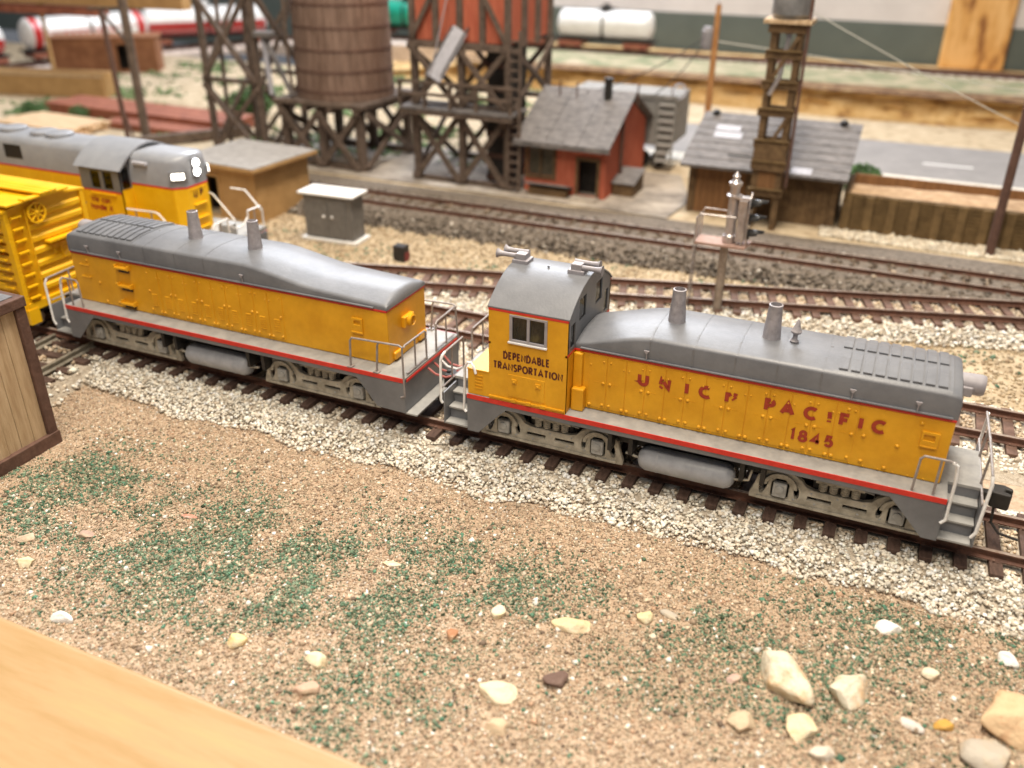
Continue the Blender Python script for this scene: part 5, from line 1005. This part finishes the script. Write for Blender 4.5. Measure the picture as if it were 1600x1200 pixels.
# ------------------------------------------------------------------ tank cars on the far track
def tank_car(label, cx, cy, ang, Lc, m, low=None, text=False, z=1.25, dome=True, r=1.18):
    t = thing('tank_car', label, 'railcar', (cx, cy, z), ang, 'tank cars on the far track'); zc = .87+r
    B().lathe([(-Lc/2, .05), (-Lc/2+.05, r*.5), (-Lc/2+.18, r*.82), (-Lc/2+.45, r), (Lc/2-.45, r), (Lc/2-.18, r*.82), (Lc/2-.05, r*.5), (Lc/2, .05)], (0, 0, zc), X, 28).build('tank', m, t, 40)
    if low:
        pts = [(r*1.006*math.cos(math.radians(a)), zc+r*1.006*math.sin(math.radians(a))) for a in range(180, 361, 15)]
        inn = [(p_[0]*.97, zc+(p_[1]-zc)*.97) for p_ in pts]
        B().prism(pts+inn[::-1], 'yz', -Lc/2+.4, Lc/2-.4).build('lower_band', low, t, 40)
    B().lathe([(-.3, .55), (.35, .55), (.45, .3), (.6, .28)], (0, 0, zc+r-.1), Z, 16).build('dome', m if dome else BLK, t, 35)
    for s in (-1, 1): B().box(-.95, .95, s*.5-.05, s*.5+.05, zc+r+.05, zc+r+.12).build('dome_walk', BLK, t)
    for q in (-.05,): B().lathe([(-.06, r+.02), (.06, r+.02)], (0, 0, zc), X, 28).build('tank_band', BLK, t, 30)
    B().box(-.08, .08, -r-.08, -r-.02, .8, zc+r*.6).build('ladder', BLK, t)
    B().box(-Lc/2-.2, Lc/2+.2, -.9, .9, .72, .92).build('underframe', BLK, t)
    for s in (-1, 1):
        B().box(s*(Lc/2-1.3)-1.1, s*(Lc/2-1.3)+1.1, -1.05, 1.05, .25, .7).build('truck', RUSTB, t, bevel=.05)
        for q in (-.7, .7): B().lathe([(-.06, .42), (.06, .42)], (s*(Lc/2-1.3)+q, -.75, .42), Y, 16).build('wheel', BLK, t, 30)
    if text:
        B().box(-Lc/2+.5, Lc/2-.5, -r-.03, -r-.01, zc+.15, zc+.2).build('lettering_line', TCR, t)
        for k in range(8): q = -2.6+k*.62; B().box(q, q+.38, -r*.985-.02, -r*.985, zc-.2, zc+.12).build('letter_block', mat('faded_red', (.62, .28, .26), None, rough=.6) if 'faded_red' not in bpy.data.materials else bpy.data.materials['faded_red'], t)
        B().lathe([(-.35, r+.015), (.35, r+.015)], (Lc/2-.9, 0, zc), X, 28).build('red_band', TCR, t, 30); B().lathe([(-.35, r+.015), (.35, r+.015)], (-Lc/2+.9, 0, zc), X, 28).build('red_band', TCR, t, 30)
tank_car('white tank car nearest the utility pole, behind the red shed', -22.9, 61.4, math.radians(1), 8.6, TCW, dome=False); tank_car('white tank car half hidden by the coaling tower', -32.4, 61.3, 0, 8.6, TCW, dome=False)
tank_car('bright green tank car between the water tank and the coaling tower', -42.6, 61.2, 0, 8.6, TCG, dome=False)
tank_car('white and red tank car behind the open timber tower', -63.6, 57.0, math.radians(50), 12.0, TCW, TCR, z=-.12, r=1.36); tank_car('white tank car with red bands and faint red lettering, behind the brown boxcar body', -68.6, 46.4, math.radians(74), 11.6, TCW, None, True, z=-.22, r=1.34)
tank_car('white tank car with a red band at the photo edge', -70.7, 33.0, math.radians(85), 11.0, TCW, TCR, z=-.25, r=1.34)
# ------------------------------------------------------------------ left background yard
t = thing('boxcar_body', 'grounded reddish-brown boxcar body with a dark open doorway', 'shed', (-61.7, 41.9, GZ), math.radians(34))
B().prism(rect(-4.2, 4.4, 0, 2.75), 'xz', -1.4, -1.3, [rect(1.2, 2.0, .3, 2.3)]).build('side_wall', BROWNH, t); B().box(-4.2, 4.4, 1.3, 1.4, 0, 2.75).build('side_wall', BROWNH, t)
for x in (-4.2, 4.3): B().box(x, x+.1, -1.3, 1.3, 0, 2.75).build('end_wall', BROWNH, t)
B().box(-4.35, 4.55, -1.55, 1.55, 2.75, 2.95).build('roof', BROWNH, t, bevel=.08); B().box(-4, 4, .2, .3, 0, 2.7).build('interior_shade_sheet', BLK, t); B().box(.1, 1.1, -1.5, -1.42, .2, 2.2).build('sliding_door', BROWNH, t)  # black sheet behind the doorway imitates the dark interior
for k in range(6): B().box(-4.28, -4.2, -1.35, 1.35, .1+k*.37, .38+k*.37).build('end_board', OAKD, t)
t = thing('flat_beam', 'long tan timber beam lying in front of the brown boxcar body', 'beam', (-57.0, 31.6, GZ), math.radians(14)); B().box(-9, 5, -.9, .9, 0, 1.7).build('beam_body', TANW, t, bevel=.05); B().box(-9, 5.05, -.95, -.9, 1.45, 1.62).build('edge_strip', OAK, t)
t = thing('gantry', 'tan overhead gantry beam with a dark red lower flange', 'gantry', (-55, 35, 0), math.radians(4)); B().box(-14, 8.8, -.5, .5, 5.45, 7.2).build('beam', TANW, t); B().box(-14, 1, -.7, .7, 4.75, 5.3).build('flange', RUSTB, t)
for x in (-13, -4.9): B().box(x-.12, x+.12, -.1, .1, GZ, 5.5).build('leg', TANW, t)
t = thing('derrick', 'dark timber derrick with two posts, a short arm and a slanted strut', 'derrick', (-38.8, 22.4, GZ))
B().tube([(0, 0, 0), (0, 0, 9.5)], [.26, .24], 8).build('mast', DWOOD, t); B().tube([(-1.5, 0, 0), (-1.75, 0, 7.4)], .15, 8).build('post', OAKD, t); B().bar((-2.7, 0, 7.35), (0, 0, 7.5), .16).build('arm', DWOOD, t); B().bar((-1.8, 0, 7.3), (-.2, 0, 5.7), .14).build('strut', DWOOD, t); B().bar((-1.6, 0, 2.2), (-1.0, 0, .1), .1).build('stay', OAKD, t)
def pile(label, loc, rz, n, lay, Lq, wq, hq, m, grp=None):
    t = thing('lumber_pile' if m is PLANK else 'beam_pile', label, 'lumber', loc, rz)
    for l in range(lay):
        for k in range(n): q = random.uniform(-.25, .25); B().box(-Lq/2+q, Lq/2+q, (k-n/2)*wq*1.04, (k-n/2)*wq*1.04+wq, l*hq*1.03, l*hq*1.03+hq).build('plank' if m is PLANK else 'beam', m, t, bevel=.02)
pile('pile of fresh pale planks behind the lit locomotive', (-46.8, 22.6, GZ), math.radians(-3), 7, 3, 6.4, .48, .18, PLANK)
pile('long pile of rust-red beams beside the timber tower', (-43.6, 27.6, GZ), math.radians(-1), 4, 2, 15.5, .75, .36, RUSTB); pile('lower pile of rust-red beams in front of the longer one', (-40.2, 25.2, GZ), math.radians(-2), 3, 1, 8.5, .6, .4, RUSTB)
tag(B().bar((-38.6, 20.4, GZ+.35), (-34.4, 26.6, GZ+.35), .5, .5).build('sill_beam', DWOOD), 'grey-brown sill beam on the ground between the derrick and the timber tower', 'beam')
